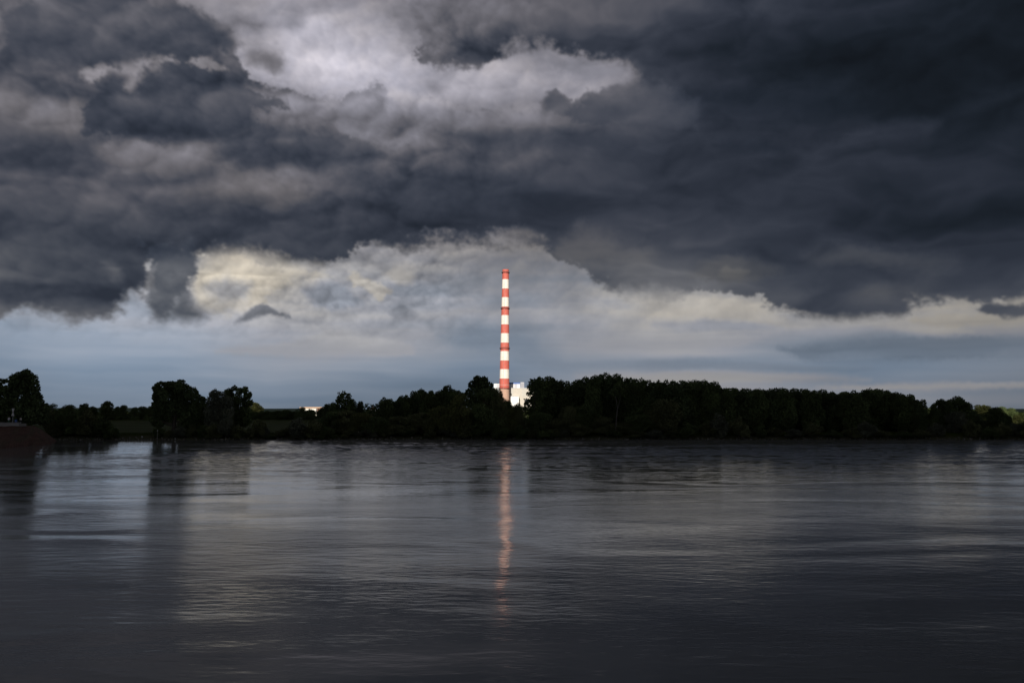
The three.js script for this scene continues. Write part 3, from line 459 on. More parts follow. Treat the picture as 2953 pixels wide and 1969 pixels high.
// ---------------------------------------------------------------- left headland: stone slope, parapet, people
{
  const top = [[-160, 5.2, -172], [-140, 5.1, -194], [-131.6, 4.9, -206], [-126.7, 4.8, -213.6], [-129.5, 4.7, -224], [-139, 4.5, -236], [-170, 4.2, -246]];
  const toe = [[-132, -0.6, -160], [-122, -0.6, -182], [-118, -0.6, -193], [-119.5, -0.6, -213], [-128, -0.6, -233], [-136, -0.6, -246], [-170, -0.6, -256]];
  const pos = [], uv = [], col = [], idx = [], nu = 60, nv = 14, C1 = new THREE.CatmullRomCurve3(top.map((p) => new THREE.Vector3(...p))), C2 = new THREE.CatmullRomCurve3(toe.map((p) => new THREE.Vector3(...p)));
  for (let i = 0; i <= nu; i++) { const a = C1.getPoint(i / nu), b = C2.getPoint(i / nu); for (let j = 0; j <= nv; j++) { const k = j / nv, p = a.clone().lerp(b, k), n = noise(p.x * 0.5, p.z * 0.5 + p.y); p.y += 0.5 * Math.sin(Math.PI * k) + 0.12 * n; pos.push(p.x, p.y, p.z); uv.push(i * 0.9, j * 0.6); const q = 0.8 + 0.35 * noise(p.x * 0.9 + 4, p.z * 0.9 + p.y * 1.3), m = sstep(-0.1, 0.5, noise(p.x * 0.25, p.y * 0.7 + p.z * 0.2)); col.push(lerp(0.165, 0.14, m) * q, lerp(0.098, 0.11, m) * q, lerp(0.078, 0.078, m) * q); } }
  for (let i = 0; i < nu; i++) for (let j = 0; j < nv; j++) { const a = i * (nv + 1) + j, b = a + nv + 1; idx.push(a, a + 1, b, b, a + 1, b + 1); }
  const g = new THREE.BufferGeometry(); g.setAttribute('position', new THREE.Float32BufferAttribute(pos, 3)); g.setAttribute('uv', new THREE.Float32BufferAttribute(uv, 2)); g.setAttribute('color', new THREE.Float32BufferAttribute(col, 3)); g.setIndex(idx); g.computeVertexNormals();
  const stone = dataMap(256, 256, (u, v) => { const s = 0.8 + 0.2 * noise(u * 14, v * 14) + 0.1 * noise(u * 40, v * 40); return [s, s * 0.97, s * 0.94]; }); stone.repeat.set(0.3, 0.3);
  structure('stone_slope', g, new THREE.MeshPhysicalMaterial({ vertexColors: true, map: stone, roughness: 0.95, specularIntensity: 0.2 }));
  const plat = new THREE.Shape(C1.getPoints(40).map((p) => new THREE.Vector2(p.x, -p.z)));
  const pg = new THREE.ShapeGeometry(plat).rotateX(-Math.PI / 2).translate(0, 4.75, 0);
  pg.setAttribute('color', new THREE.Float32BufferAttribute(new Float32Array(pg.attributes.position.count * 3).map((_, i) => [0.06, 0.065, 0.04][i % 3]), 3));
  structure('headland', pg, grassMat);
  const wall = thing('parapet_wall', 'pale concrete parapet wall along the top of the stone slope', 'wall', [-134, 4.6, -205]);
  const path = [[-26, 0.45, 31], [-6, 0.4, 10], [2.4, 0.3, -1], [7.3, 0.2, -8.4]];
  for (let i = 0; i < 3; i++) {
    const [x0, y0, z0] = path[i], [x1, y1, z1] = path[i + 1], L = Math.hypot(x1 - x0, z1 - z0), n = Math.max(2, Math.round(L / 4));
    for (let k = 0; k < n; k++) {
      const s = part('wall_section', new THREE.BoxGeometry(L / n - 0.03, 1.0, 0.35), mat(0.30, 0.29, 0.27, 0.95), wall), c = (k + 0.5) / n;
      s.position.set(lerp(x0, x1, c), lerp(y0, y1, c) + 0.35, lerp(z0, z1, c)); s.rotation.y = Math.atan2(-(z1 - z0), x1 - x0);
      part('coping', new THREE.BoxGeometry(L / n, 0.14, 0.5).translate(0, 0.57, 0), mat(0.20, 0.19, 0.18, 0.95), s);
    }
  }
  const sign = thing('navigation_mark', 'white hourglass shaped river mark on a pole behind the parapet', 'sign', [-129.2, 4.75, -214]);
  const tri = (pts) => new THREE.ExtrudeGeometry(new THREE.Shape(pts.map((p) => new THREE.Vector2(...p))), { depth: 0.04, bevelEnabled: false });
  part('pole', tube([[0, 0, 0], [0, 4.5, 0]], [0.06, 0.05], 8), mat(0.42, 0.42, 0.42, 0.6), sign);
  part('upper_board', tri([[-0.36, 4.58], [0.36, 4.58], [0.1, 3.66], [-0.1, 3.66]]).translate(0, 0, 0.06), mat(0.62, 0.6, 0.58, 0.6), sign);
  part('lower_board', tri([[-0.4, 2.68], [0.4, 2.68], [0.1, 3.6], [-0.1, 3.6]]).translate(0, 0, 0.06), mat(0.62, 0.6, 0.58, 0.6), sign);
  const drum = thing('blue_drum', 'small blue drum standing behind the parapet between the two people', 'drum', [-128.6, 5.5, -214.4]);
  part('body', new THREE.LatheGeometry([[0, 0], [0.27, 0], [0.29, 0.06], [0.29, 0.3], [0.305, 0.33], [0.29, 0.36], [0.29, 0.62], [0.305, 0.65], [0.29, 0.68], [0.28, 0.95], [0.24, 0.98], [0, 0.98]].map((p) => new THREE.Vector2(...p)), 20), mat(0.03, 0.09, 0.3, 0.4), drum);
  part('lid', new THREE.CylinderGeometry(0.25, 0.26, 0.05, 20).translate(0, 1.0, 0), mat(0.03, 0.05, 0.12, 0.5), drum);
  const step = thing('landing_slab', 'low concrete slab behind the parapet under the people', 'slab', [-131, 4.75, -213]);
  part('slab_block', new THREE.BoxGeometry(9, 0.72, 2.6).translate(0, 0.36, -1.2).rotateY(0.9 * 0), mat(0.2, 0.19, 0.17), step);

  // people: one continuous body each, from tapered bones
  const bodyOf = (bones, cell, lo, hi) => {
    const n = Math.ceil(Math.max(hi[0] - lo[0], hi[1] - lo[1], hi[2] - lo[2]) / cell) + 4, S = n * cell / 2, c = [(lo[0] + hi[0]) / 2, (lo[1] + hi[1]) / 2, (lo[2] + hi[2]) / 2];
    const mc = new MarchingCubes(n, mat(1, 1, 1), false, false, 60000); mc.isolation = 0;
    for (let k = 0; k < n; k++) for (let j = 0; j < n; j++) for (let i = 0; i < n; i++) {
      const p = [c[0] + (i / (n / 2) - 1) * S, c[1] + (j / (n / 2) - 1) * S, c[2] + (k / (n / 2) - 1) * S]; let e = 0;
      for (const [a, b, ra, rb] of bones) { const ab = [b[0] - a[0], b[1] - a[1], b[2] - a[2]], ap = [p[0] - a[0], p[1] - a[1], p[2] - a[2]], L = ab[0] ** 2 + ab[1] ** 2 + ab[2] ** 2 || 1e-9, t = Math.min(1, Math.max(0, (ap[0] * ab[0] + ap[1] * ab[1] + ap[2] * ab[2]) / L)); const d = Math.hypot(ap[0] - ab[0] * t, ap[1] - ab[1] * t, ap[2] - ab[2] * t) - lerp(ra, rb, t); e += Math.exp(-d * 45); }
      mc.field[k * n * n + j * n + i] = Math.log(e + 1e-12) / 45;
    }
    mc.update();
    const g = new THREE.BufferGeometry(), q = mc.count * 3, src = mc.positionArray.slice(0, q);
    for (let i = 0; i < q; i += 3) { src[i] = src[i] * S + c[0]; src[i + 1] = src[i + 1] * S + c[1]; src[i + 2] = src[i + 2] * S + c[2]; }
    g.setAttribute('position', new THREE.BufferAttribute(src, 3)); const m = mergeVertices(g, 1e-4); m.computeVertexNormals(); return m;
  };
  const paint = (g, pick) => { const p = g.attributes.position, c = new Float32Array(p.count * 3); for (let i = 0; i < p.count; i++) c.set(pick(p.getX(i), p.getY(i), p.getZ(i)), i * 3); g.setAttribute('color', new THREE.BufferAttribute(c, 3)); return g; };
  const figure = (label, at, turn, lean, shirt, trousers) => {
    const o = thing('person', label, 'person', at); o.rotation.y = turn;
    const l = lean, hip = 0.92, sh = [l * 0.55, 1.42 - l * 0.12, 0], hd = [l * 0.8, 1.64 - l * 0.2, 0];
    const bones = [[[0, hip, 0.0], [sh[0], sh[1] - 0.06, 0], 0.155, 0.17], [[sh[0], sh[1], -0.16], [sh[0], sh[1], 0.16], 0.07, 0.07], [[sh[0], sh[1], 0], [hd[0], hd[1] - 0.08, 0], 0.055, 0.055], [[hd[0], hd[1] - 0.04, 0], [hd[0] + 0.015, hd[1] + 0.04, 0], 0.085, 0.095]];
    for (const s of [-1, 1]) {
      bones.push([[0, hip - 0.04, s * 0.09], [0.04, 0.5, s * 0.11], 0.095, 0.062], [[0.04, 0.5, s * 0.11], [-0.01, 0.08, s * 0.11], 0.06, 0.042], [[-0.03, 0.045, s * 0.11], [0.16, 0.035, s * 0.12], 0.042, 0.034]);
      const el = [sh[0] + 0.06, sh[1] - 0.29, s * 0.25], wr = [sh[0] + 0.26, sh[1] - 0.42, s * 0.16];
      bones.push([[sh[0], sh[1] - 0.02, s * 0.19], el, 0.055, 0.042], [el, wr, 0.042, 0.03], [wr, [wr[0] + 0.08, wr[1] - 0.03, wr[2] - s * 0.02], 0.032, 0.028]);
      for (let f = 0; f < 4; f++) bones.push([[wr[0] + 0.08, wr[1] - 0.02 - f * 0.018, wr[2] - s * 0.02], [wr[0] + 0.155 - Math.abs(f - 1.3) * 0.01, wr[1] - 0.05 - f * 0.018, wr[2] - s * 0.035], 0.01, 0.009]);
      bones.push([[wr[0] + 0.04, wr[1] + 0.01, wr[2]], [wr[0] + 0.1, wr[1] + 0.04, wr[2] - s * 0.02], 0.012, 0.01]);
    }
    const skin = [0.35, 0.22, 0.16], hair = [0.05, 0.035, 0.025];
    const g = paint(bodyOf(bones, 0.022, [-0.35, 0, -0.45], [0.75, 1.8, 0.45]), (x, y, z) => y > hd[1] + 0.03 - (x < hd[0] ? 0.08 : 0) && Math.abs(x - hd[0]) < 0.2 && y > 1.3 ? hair : y > sh[1] + 0.06 ? skin : y > hip - 0.05 ? (x > sh[0] + 0.22 && y < sh[1] - 0.25 ? skin : shirt) : y > 0.09 ? trousers : [0.03, 0.03, 0.03]);
    part('body', g, new THREE.MeshStandardMaterial({ vertexColors: true, roughness: 0.9 }), o);
  };
  figure('person in white top and green trousers left of the river mark', [-130.3, 5.47, -214.1], -0.6, 0.15, [0.72, 0.72, 0.75], [0.03, 0.12, 0.06]);
  figure('person in pale top and dark trousers at the end of the parapet', [-127.4, 5.47, -214.6], 2.6, 0.35, [0.45, 0.42, 0.38], [0.02, 0.02, 0.025]);
}
// ---------------------------------------------------------------- small things on the far shore
{
  const p = thing('marker_post', 'thin pale post with a small plate at the water edge under the broad tree', 'post', [-107.9, groundAt(-107.9, -252) - 0.1, -252]);
  part('pole', tube([[0, 0, 0], [0.03, 2.85, 0]], [0.055, 0.045], 8), mat(0.4, 0.39, 0.36), p);
  part('plate', new THREE.BoxGeometry(0.2, 0.5, 0.03).translate(0.03, 2.65, 0.07), mat(0.5, 0.49, 0.46), p);
  const stone = (label, x, z, s) => { const g = new THREE.IcosahedronGeometry(s, 2), q = g.attributes.position; for (let i = 0; i < q.count; i++) { const k = 1 + 0.25 * noise(q.getX(i) * 6 + x, q.getY(i) * 6 + q.getZ(i) * 5); q.setXYZ(i, q.getX(i) * k * 1.3, q.getY(i) * k * 0.8, q.getZ(i) * k); } g.computeVertexNormals(); const m = new THREE.Mesh(mergeVertices(g), mat(0.7, 0.7, 0.68)); m.geometry.computeVertexNormals(); m.name = numbered('pale_stone'); m.castShadow = m.receiveShadow = true; m.position.set(x, groundAt(x, z) + s * 0.55, z); m.userData = { label, category: 'stone', group: 'pale stones on the far shore' }; scene.add(m); };
  stone('small white stone on the grass bank left of the marker post', -113.2, -253.5, 0.2);
  { // broken stone along the waterline of the far bank
    const r = rng(31), g = new THREE.IcosahedronGeometry(1, 0), n = 1100, m = new THREE.InstancedMesh(g, mat(0.13, 0.12, 0.10, 1), n), M = new THREE.Matrix4(), Q = new THREE.Quaternion(), e = new THREE.Euler(), c = new THREE.Color();
    for (let i = 0; i < n; i++) { const x = -150 + 325 * r(), z = shoreZ(x) - 0.1 - 2.6 * r() * r(), s = 0.1 + 0.22 * r() * r(); e.set(r() * 6, r() * 6, r() * 6); M.compose(new THREE.Vector3(x, groundAt(x, z) + s * 0.3, z), Q.setFromEuler(e), new THREE.Vector3(s * (1 + r()), s * 0.8, s)); m.setMatrixAt(i, M); const k = 0.6 + 0.9 * r(); m.setColorAt(i, c.setRGB(k, k, k)); }
    m.name = 'shore_stones'; m.userData = { kind: 'stuff', label: 'broken stone lying along the far waterline', category: 'stones' }; m.castShadow = m.receiveShadow = true; scene.add(m);
  }
  stone('small white stone at the waterline below the broad tree', -102.4, -252.0, 0.17);
}
const WOOD = [[9.8, -272.0, 18.1, 4.47], [13.1, -273.9, 17.8, 4.24], [16.0, -274.7, 17.1, 3.99], [20.4, -277.1, 16.7, 3.49], [22.1, -273.8, 17.1, 3.97], [24.9, -276.8, 18.1, 3.75], [26.0, -262.5, 17.8, 3.56], [29.3, -269.4, 18.7, 4.43], [33.1, -277.1, 18.8, 4.56], [35.4, -272.4, 18.2, 4.48], [38.8, -276.4, 17.9, 4.55], [39.8, -263.8, 17.1, 4.08], [43.2, -269.5, 16.6, 3.65], [45.1, -265.9, 15.7, 3.6], [48.0, -270.7, 16.8, 3.67], [50.4, -271.2, 16.9, 4.2], [51.7, -262.2, 16.5, 4.31], [55.3, -265.5, 16.4, 4.11], [57.8, -266.5, 16.1, 3.61], [62.6, -276.7, 16.9, 3.75], [64.1, -274.3, 16.9, 3.72], [64.0, -264.6, 15.9, 3.58], [69.1, -274.8, 15.4, 3.72], [69.0, -264.2, 14.2, 3.32], [73.5, -271.9, 14.3, 3.68], [74.7, -264.0, 14.0, 3.83], [77.2, -262.0, 13.7, 3.55], [84.5, -275.9, 14.1, 4.27], [84.2, -265.4, 14.0, 4.11], [87.6, -265.4, 14.0, 4.37], [94.9, -277.7, 14.1, 4.3], [97.8, -276.0, 14.1, 4.01], [97.3, -266.6, 13.5, 3.87], [104.1, -277.4, 13.7, 4.03], [104.8, -270.6, 13.0, 3.93], [109.0, -272.8, 13.1, 3.96], [109.6, -265.3, 13.3, 4.36], [118.2, -277.1, 13.9, 4.29], [120.3, -273.1, 14.1, 4.76], [125.7, -277.5, 13.8, 4.3], [128.3, -276.3, 13.1, 4.01], [126.8, -266.8, 12.2, 3.61], [129.7, -267.8, 11.5, 3.11], [130.3, -264.7, 10.4, 2.82]];
const GROVE = [[-59.5, -264.5, 9.1, 2.65], [-56.9, -263.7, 9.5, 2.26], [-51.9, -266.0, 10.6, 2.85], [-49.6, -269.0, 10.0, 1.73], [-40.5, -263.0, 11.1, 3.76], [-38.7, -269.8, 10.0, 2.7], [-36.0, -266.4, 11.5, 2.67], [-33.8, -266.1, 11.9, 2.47], [-31.7, -271.2, 13.3, 2.33], [-29.5, -267.8, 13.8, 3.45], [-26.4, -266.2, 13.3, 3.05], [-24.1, -267.8, 13.1, 2.68], [-21.7, -270.0, 15.0, 2.51], [-19.3, -263.6, 13.8, 2.45], [-17.9, -272.8, 13.6, 3.12]];
const WILLOW = [[-15.7, -255.1, 12.8, 4.74], [-8.3, -257.2, 13.4, 6.75], [-5.7, -257.5, 13.6, 4.08], [-3.3, -255.1, 11.7, 2.51], [-1.4, -257.4, 10.0, 1.97], [0.2, -256.1, 8.7, 1.96], [1.9, -256.7, 9.4, 2.39], [8.9, -255.0, 7.0, 4.74], [13.2, -255.1, 5.1, 4.74], [17.5, -255.5, 8.5, 3.63], [23.1, -257.9, 8.7, 4.51], [28.2, -255.6, 5.1, 4.19], [34.8, -257.3, 3.2, 3.94], [40.3, -257.8, 5.6, 4.79], [46.9, -257.8, 10.3, 6.2], [-22.2, -256.0, 8.5, 4.48], [-9.3, -256.1, 6.7, 5.04], [-28.1, -256.6, 6.2, 4.77], [-35.2, -257.3, 5.1, 4.78], [-41.9, -255.3, 5.6, 4.75], [-47.1, -257.2, 6.2, 4.78], [-51.4, -257.4, 7.0, 4.22], [-55.8, -257.6, 6.6, 3.94]];
const SHRUB = [[53.3, -252.6, 4.5, 3.42], [61.1, -254.4, 4.2, 3.45], [62.9, -252.7, 7.0, 3.18], [69.3, -253.2, 5.8, 3.31], [75.8, -253.7, 2.9, 2.95], [80.2, -254.3, 2.4, 3.45], [86.2, -253.2, 2.4, 3.06], [92.0, -254.3, 4.0, 3.32], [98.0, -253.6, 2.1, 3.07], [104.2, -253.1, 2.9, 3.06], [108.0, -253.1, 4.4, 3.06], [112.5, -252.9, 2.1, 3.06], [118.8, -252.7, 2.1, 3.42], [124.1, -252.8, 2.4, 3.42], [130.0, -253.9, 3.8, 3.07], [141.1, -254.5, 4.8, 3.08], [145.4, -252.8, 3.2, 2.94], [149.5, -252.6, 4.7, 2.93], [154.3, -254.5, 3.8, 2.71], [157.3, -253.6, 4.5, 2.7], [2.5, -253.3, 3.8, 3.43], [7.3, -253.0, 2.7, 2.94], [15.2, -253.7, 2.7, 3.19], [21.1, -254.2, 3.1, 3.2], [31.1, -253.4, 1.9, 2.94], [37.5, -253.3, 2.1, 3.06], [43.7, -252.6, 2.7, 3.18], [49.3, -254.3, 2.3, 2.95], [-3.9, -252.6, 3.8, 3.42], [-13.4, -253.5, 3.5, 3.68], [-19.8, -254.2, 2.7, 3.2], [-25.0, -252.8, 2.4, 3.18], [-31.5, -254.0, 2.1, 3.19], [-38.0, -254.4, 2.3, 3.2], [-44.2, -253.8, 2.3, 3.44], [-49.6, -254.1, 2.4, 3.2], [-56.7, -252.7, 2.7, 3.18], [-60.6, -253.4, 5.1, 4.17], [-65.3, -252.8, 5.8, 4.16], [-69.3, -254.2, 2.7, 3.2], [-73.7, -253.1, 1.3, 2.2], [-77.7, -253.4, 5.5, 2.7], [-76.3, -254.5, 3.1, 2.22], [-80.7, -254.2, 2.7, 2.21], [-108.8, -254.5, 3.1, 1.97], [-104.8, -253.4, 2.3, 1.84], [-101.5, -253.5, 3.2, 2.45], [-98.3, -254.0, 3.4, 2.7], [-94.6, -253.5, 3.6, 2.7], [-91.0, -253.1, 4.0, 2.94], [-87.5, -253.3, 4.4, 2.94], [-83.9, -252.8, 3.8, 2.45], [-82.3, -253.3, 1.9, 1.96]];
const LEFTSHRUB = [[-143.1, -257.4, 6.5, 2.86], [-140.1, -257.3, 7.2, 3.12], [-135.5, -255.6, 7.0, 3.36], [-131.1, -255.0, 7.4, 3.6], [-126.4, -254.2, 6.1, 3.34], [-122.3, -252.9, 3.6, 2.3], [-139.9, -253.9, 2.3, 2.56], [-137.5, -256.4, 1.4, 2.85], [-132.9, -256.8, 2.3, 3.37], [-126.8, -254.3, 1.9, 3.08]];
const RIGHT = [[134.5, -263.7, 9.1, 1.45], [137.1, -263.6, 10.7, 3.22], [139.5, -263.2, 10.2, 2.25], [142.3, -263.0, 11.3, 4.01], [145.3, -263.6, 9.5, 2.25], [139.4, -261.2, 6.6, 4.14], [154.1, -263.2, 8.1, 3.21], [155.1, -260.7, 6.4, 2.23]];
const FAR = [[-353.7, -621.7, 10.1, 4.39], [-349.2, -628.5, 12.2, 4.44], [-341.7, -626.6, 9.1, 3.8], [-330.1, -617.1, 11.3, 6.23], [-327.9, -632.7, 12.5, 4.47], [-317.6, -625.6, 10.1, 4.42], [-305.9, -623.9, 14.0, 5.98], [-291.4, -610.3, 10.3, 2.77], [-292.9, -623.1, 11.1, 3.77], [-280.9, -616.0, 9.5, 3.73], [-280.1, -626.1, 10.1, 4.74], [-271.1, -621.1, 10.3, 4.7], [-178.6, -629.6, 7.0, 5.72], [-170.9, -625.5, 7.5, 5.68], [-165.8, -629.1, 6.4, 5.72], [-156.8, -618.3, 9.3, 5.31], [-152.5, -625.5, 7.7, 5.05]];
const LIT = [[-255.1, -820, 15.3, 7.54], [245.2, -430, 9.9, 4.99], [268.9, -440, 4.7, 2.77], [271.2, -450, 3.1, 3.05], [276.6, -446, 3.2, 2.59]];
// ---------------------------------------------------------------- trees
const barkMat = mat(0.07, 0.058, 0.045, 1), paleBark = mat(0.10, 0.092, 0.078, 1);
const leafMat = (r, g, b) => new THREE.MeshPhysicalMaterial({ color: lin3(r, g, b), vertexColors: true, roughness: 0.8, specularIntensity: 0.3, side: THREE.DoubleSide });
const LEAF = { dark: leafMat(0.086, 0.114, 0.042), deep: leafMat(0.074, 0.10, 0.042), olive: leafMat(0.115, 0.125, 0.055), grey: leafMat(0.115, 0.125, 0.085), light: leafMat(0.12, 0.13, 0.045) };

// leaves: many small pointed blades through the volume of round lobes, thicker towards their skins, with sprigs that stick out
function leaves(lobes, o) {
  const r = rng(o.seed), pos = [], col = [], idx = [], size = o.leaf, d = new THREE.Vector3(), u = new THREE.Vector3(), v = new THREE.Vector3(), c = new THREE.Vector3();
  const dir = () => { const z = r() * 2 - 1, a = r() * Math.PI * 2, s = Math.sqrt(1 - z * z); return d.set(Math.cos(a) * s, z, Math.sin(a) * s); };
  const blade = (p, s, tone) => {
    u.copy(dir()); if (o.droop) u.y = -Math.abs(u.y) - o.droop; u.normalize(); v.copy(dir()).cross(u).normalize();
    const w = s * (o.slim ?? 0.5), n = pos.length / 3;
    pos.push(p.x - u.x * s, p.y - u.y * s, p.z - u.z * s, p.x + v.x * w, p.y + v.y * w, p.z + v.z * w, p.x + u.x * s, p.y + u.y * s, p.z + u.z * s, p.x - v.x * w, p.y - v.y * w, p.z - v.z * w);
    for (let k = 0; k < 4; k++) col.push(tone * (0.95 + 0.1 * r()), tone, tone * (0.9 + 0.15 * r()));
    idx.push(n, n + 1, n + 2, n, n + 2, n + 3);
  };
  for (const [x, y, z, R, flat = 1] of lobes) {
    const n = Math.round(o.density * R * R), tone = 0.75 + 0.5 * r();
    for (let i = 0; i < n; i++) {
      dir(); const q = R * (0.35 + 0.65 * Math.pow(r(), 0.45)) * (1 + 0.16 * noise(d.x * 3 + x + z, d.y * 3 + d.z * 3 + y));
      c.set(x + d.x * q, y + d.y * q * flat, z + d.z * q); if (c.y < o.floor) c.y = o.floor + r() * 0.6;
      blade(c, size * (0.6 + 0.8 * r()), tone * (0.75 + 0.5 * r()));
    }
    const k = Math.round((o.sprigs ?? 0.9) * R * 4);                      // sprigs
    for (let i = 0; i < k; i++) {
      dir(); if (d.y < -0.3) d.y *= -1; const dx = d.x, dy = d.y * flat + (o.reach ?? 0.2), dz = d.z, len = R * (0.06 + 0.16 * r()) + size * 0.4;
      for (let t = 0; t < 7; t++) { const q = R * 0.88 + len * t / 6; c.set(x + dx * q + (r() - 0.5) * size * (7 - t) * 0.25, y + dy * q + (r() - 0.5) * size, z + dz * q + (r() - 0.5) * size * (7 - t) * 0.25); blade(c, size * (0.85 - t * 0.07), tone); }
    }
  }
  const g = new THREE.BufferGeometry(); g.setAttribute('position', new THREE.Float32BufferAttribute(pos, 3)); g.setAttribute('color', new THREE.Float32BufferAttribute(col, 3)); g.setIndex(idx); g.computeVertexNormals(); return g;
}
function wood(lobes, H, base, seed, r0) {                // trunk and limbs reaching into the lobes
  const r = rng(seed), bits = [], cx = lobes.reduce((a, l) => a + l[0], 0) / lobes.length * 0.5, top = H * 0.62;
  bits.push(tube([[0, -0.5, 0], [0, 0.3, 0], [cx * 0.3 + (r() - 0.5) * 0.4, top * 0.5, (r() - 0.5) * 0.4], [cx, top, 0], [cx, H * 0.9, 0]], [r0 * 1.5, r0 * 1.1, r0 * 0.85, r0 * 0.55, r0 * 0.12], 7));
  for (const [x, y, z, R] of lobes) { const f = Math.max(0.12, Math.min(0.8, (y - R * 0.9) / H * 0.8)), sy = f * H; bits.push(tube([[cx * f, sy, 0], [lerp(cx * f, x, 0.5), lerp(sy, y, 0.6), z * 0.5], [x, y, z]], [r0 * 0.4, r0 * 0.24, r0 * 0.06], 5)); }
  return mergeGeometries(bits);
}
function crownLobes(kind, seed) {                        // lobes of an ordinary tree 10 m tall with a crown 3 m in radius
  const r = rng(seed), L = [];
  if (kind === 'tree') {
    for (let i = 0; i < 17; i++) { const h = 0.12 + 0.76 * (i / 16), prof = Math.sin(Math.PI * Math.min(1, (h - 0.02) * 0.92)) ** 0.6, a = i * 2.4 + r() * 1.2, q = 3 * prof * (0.25 + 0.45 * r()); L.push([Math.cos(a) * q, h * 10, Math.sin(a) * q, 1.15 + 0.75 * r() - (h > 0.78 ? 0.4 : 0)]); }
    L.push([(r() - 0.5) * 0.8, 9.2, (r() - 0.5) * 0.8, 0.75], [(r() - 0.5) * 2.4, 8.7, (r() - 0.5) * 2.4, 0.8], [(r() - 0.5) * 3, 8.4, (r() - 0.5) * 2, 0.8]);
  } else if (kind === 'willow') {
    for (let i = 0; i < 20; i++) { const h = 0.05 + 0.78 * r(), prof = Math.sqrt(Math.max(0.05, 1 - Math.pow(h / 0.98, 2.4))), a = i * 2.4 + r(), q = 3 * prof * (0.35 + 0.45 * r()); L.push([Math.cos(a) * q, h * 10, Math.sin(a) * q, 1.0 + 0.6 * r(), 1.25]); }
    L.push([0, 8.8, 0, 1.1], [0.9, 8.3, 0.3, 1.1], [-1, 8.2, -0.3, 1.1]);
  } else {
    for (let i = 0; i < 13; i++) { const a = i * 2.4 + r(), q = 3 * (0.2 + 0.6 * r()), h = (0.1 + 0.62 * r()) * (1 - 0.4 * q / 3); L.push([Math.cos(a) * q, h * 10, Math.sin(a) * q, 0.85 + 0.5 * r(), 1.9]); }
    L.push([0.2, 7.6, 0, 0.9, 2], [-0.8, 6.8, 0.2, 0.9, 2]);
  }
  return L;
}
const PROTO = {};
for (const [kind, n] of [['tree', 8], ['willow', 5], ['shrub', 5]]) PROTO[kind] = Array.from({ length: n }, (_, i) => {
  const L = crownLobes(kind, 100 + i * 17 + kind.length), o = kind === 'tree' ? { leaf: 0.2, slim: 0.6, density: 270, sprigs: 0.12, floor: 0.8 } : kind === 'willow' ? { leaf: 0.24, slim: 0.22, droop: 0.6, density: 300, sprigs: 0.12, reach: 0.1, floor: 0.05 } : { leaf: 0.3, slim: 0.35, droop: 0.1, density: 240, sprigs: 0.2, floor: 0.1 };
  return { crown: leaves(L, { seed: 900 + i * 31 + kind.length, ...o }), trunk: wood(L.filter((_, k) => k % 2 === 0), 10, 0, 300 + i, kind === 'shrub' ? 0.14 : 0.26) };
});
const spin = rng(4242);
function plant(kind, name, label, category, [x, z, h, w], leaf, group, bark = barkMat, ground) {
  const P = PROTO[kind], p = P[Math.floor(spin() * P.length)], t = thing(name, label, category, [x, (ground ?? groundAt(x, z)) - 0.1, z], group);
  t.rotation.y = spin() * Math.PI * 2; const k = kind === 'shrub' ? 8.6 : 9.9; t.scale.set(w / 3, h / k * (kind === 'willow' ? 1.04 : 1), w / 3 * (0.9 + 0.3 * spin()));
  part('trunk', p.trunk, bark, t); part('crown', p.crown, leaf, t); return t;
}
// a tree with its own outline: lobes in metres about its foot
function ownTree(name, label, [x, z], lobes, leaf, o, bark = barkMat, ground) {
  const t = thing(name, label, 'tree', [x, (ground ?? groundAt(x, z)) - 0.1, z]), H = Math.max(...lobes.map((l) => l[1] + l[3]));
  part('trunk', wood(lobes.filter((_, k) => k % 2 === 0), H, 0, o.seed, o.bole ?? 0.42), bark, t); part('crown', leaves(lobes, { floor: 0.5, leaf: 0.34, slim: 0.6, density: 150, sprigs: 0.25, ...o }), leaf, t); return t;
}
const scatter = (list, seed, extra, R) => { const r = rng(seed), out = [...list]; for (let i = 0; i < extra; i++) { const l = list[Math.floor(r() * list.length)]; out.push([l[0] + (r() - 0.5) * l[3] * 1.6, l[1] + (r() - 0.5) * l[3] * 1.4, (l[2] ?? 0) + (r() - 0.5) * R, l[3] * (0.4 + 0.35 * r())]); } return out; };

// the broad tree of the left bank
ownTree('broad_tree', 'broad dark tree with spreading crown on the left bank beside the meadow', [-105.5, -258], scatter([[-5.6, 13.3, 0, 1.3], [-3.6, 14.2, 0.5, 2.0], [-1.2, 14.2, -0.5, 2.0], [1.2, 14.0, 0.6, 2.0], [3.4, 13.2, 0, 2.0], [5.4, 12.5, -0.3, 1.9], [6.4, 10.6, 0.2, 1.6], [-4.8, 11.2, 0.4, 2.0], [-2.2, 11.2, 1, 2.4], [1, 11.0, -1, 2.6], [4, 10.4, 0.8, 2.4], [-5.0, 9.0, 0, 1.8], [-3.0, 8.0, 0.6, 2.4], [0.2, 8.2, 0, 2.6], [3.2, 7.6, 0, 2.5], [6.0, 7.6, 0, 1.9], [-4.4, 6.0, 0.2, 2.0], [-1.4, 5.2, -0.4, 2.0], [4.0, 4.8, 0, 2.6], [6.6, 4.4, 0, 2.2], [-4.6, 3.2, 0.4, 1.8], [-6.2, 4.2, 0, 1.3], [3.4, 2.2, 0, 2.0], [6, 1.8, 0, 2]], 11, 34, 6), LEAF.deep, { seed: 71, bole: 0.6 });
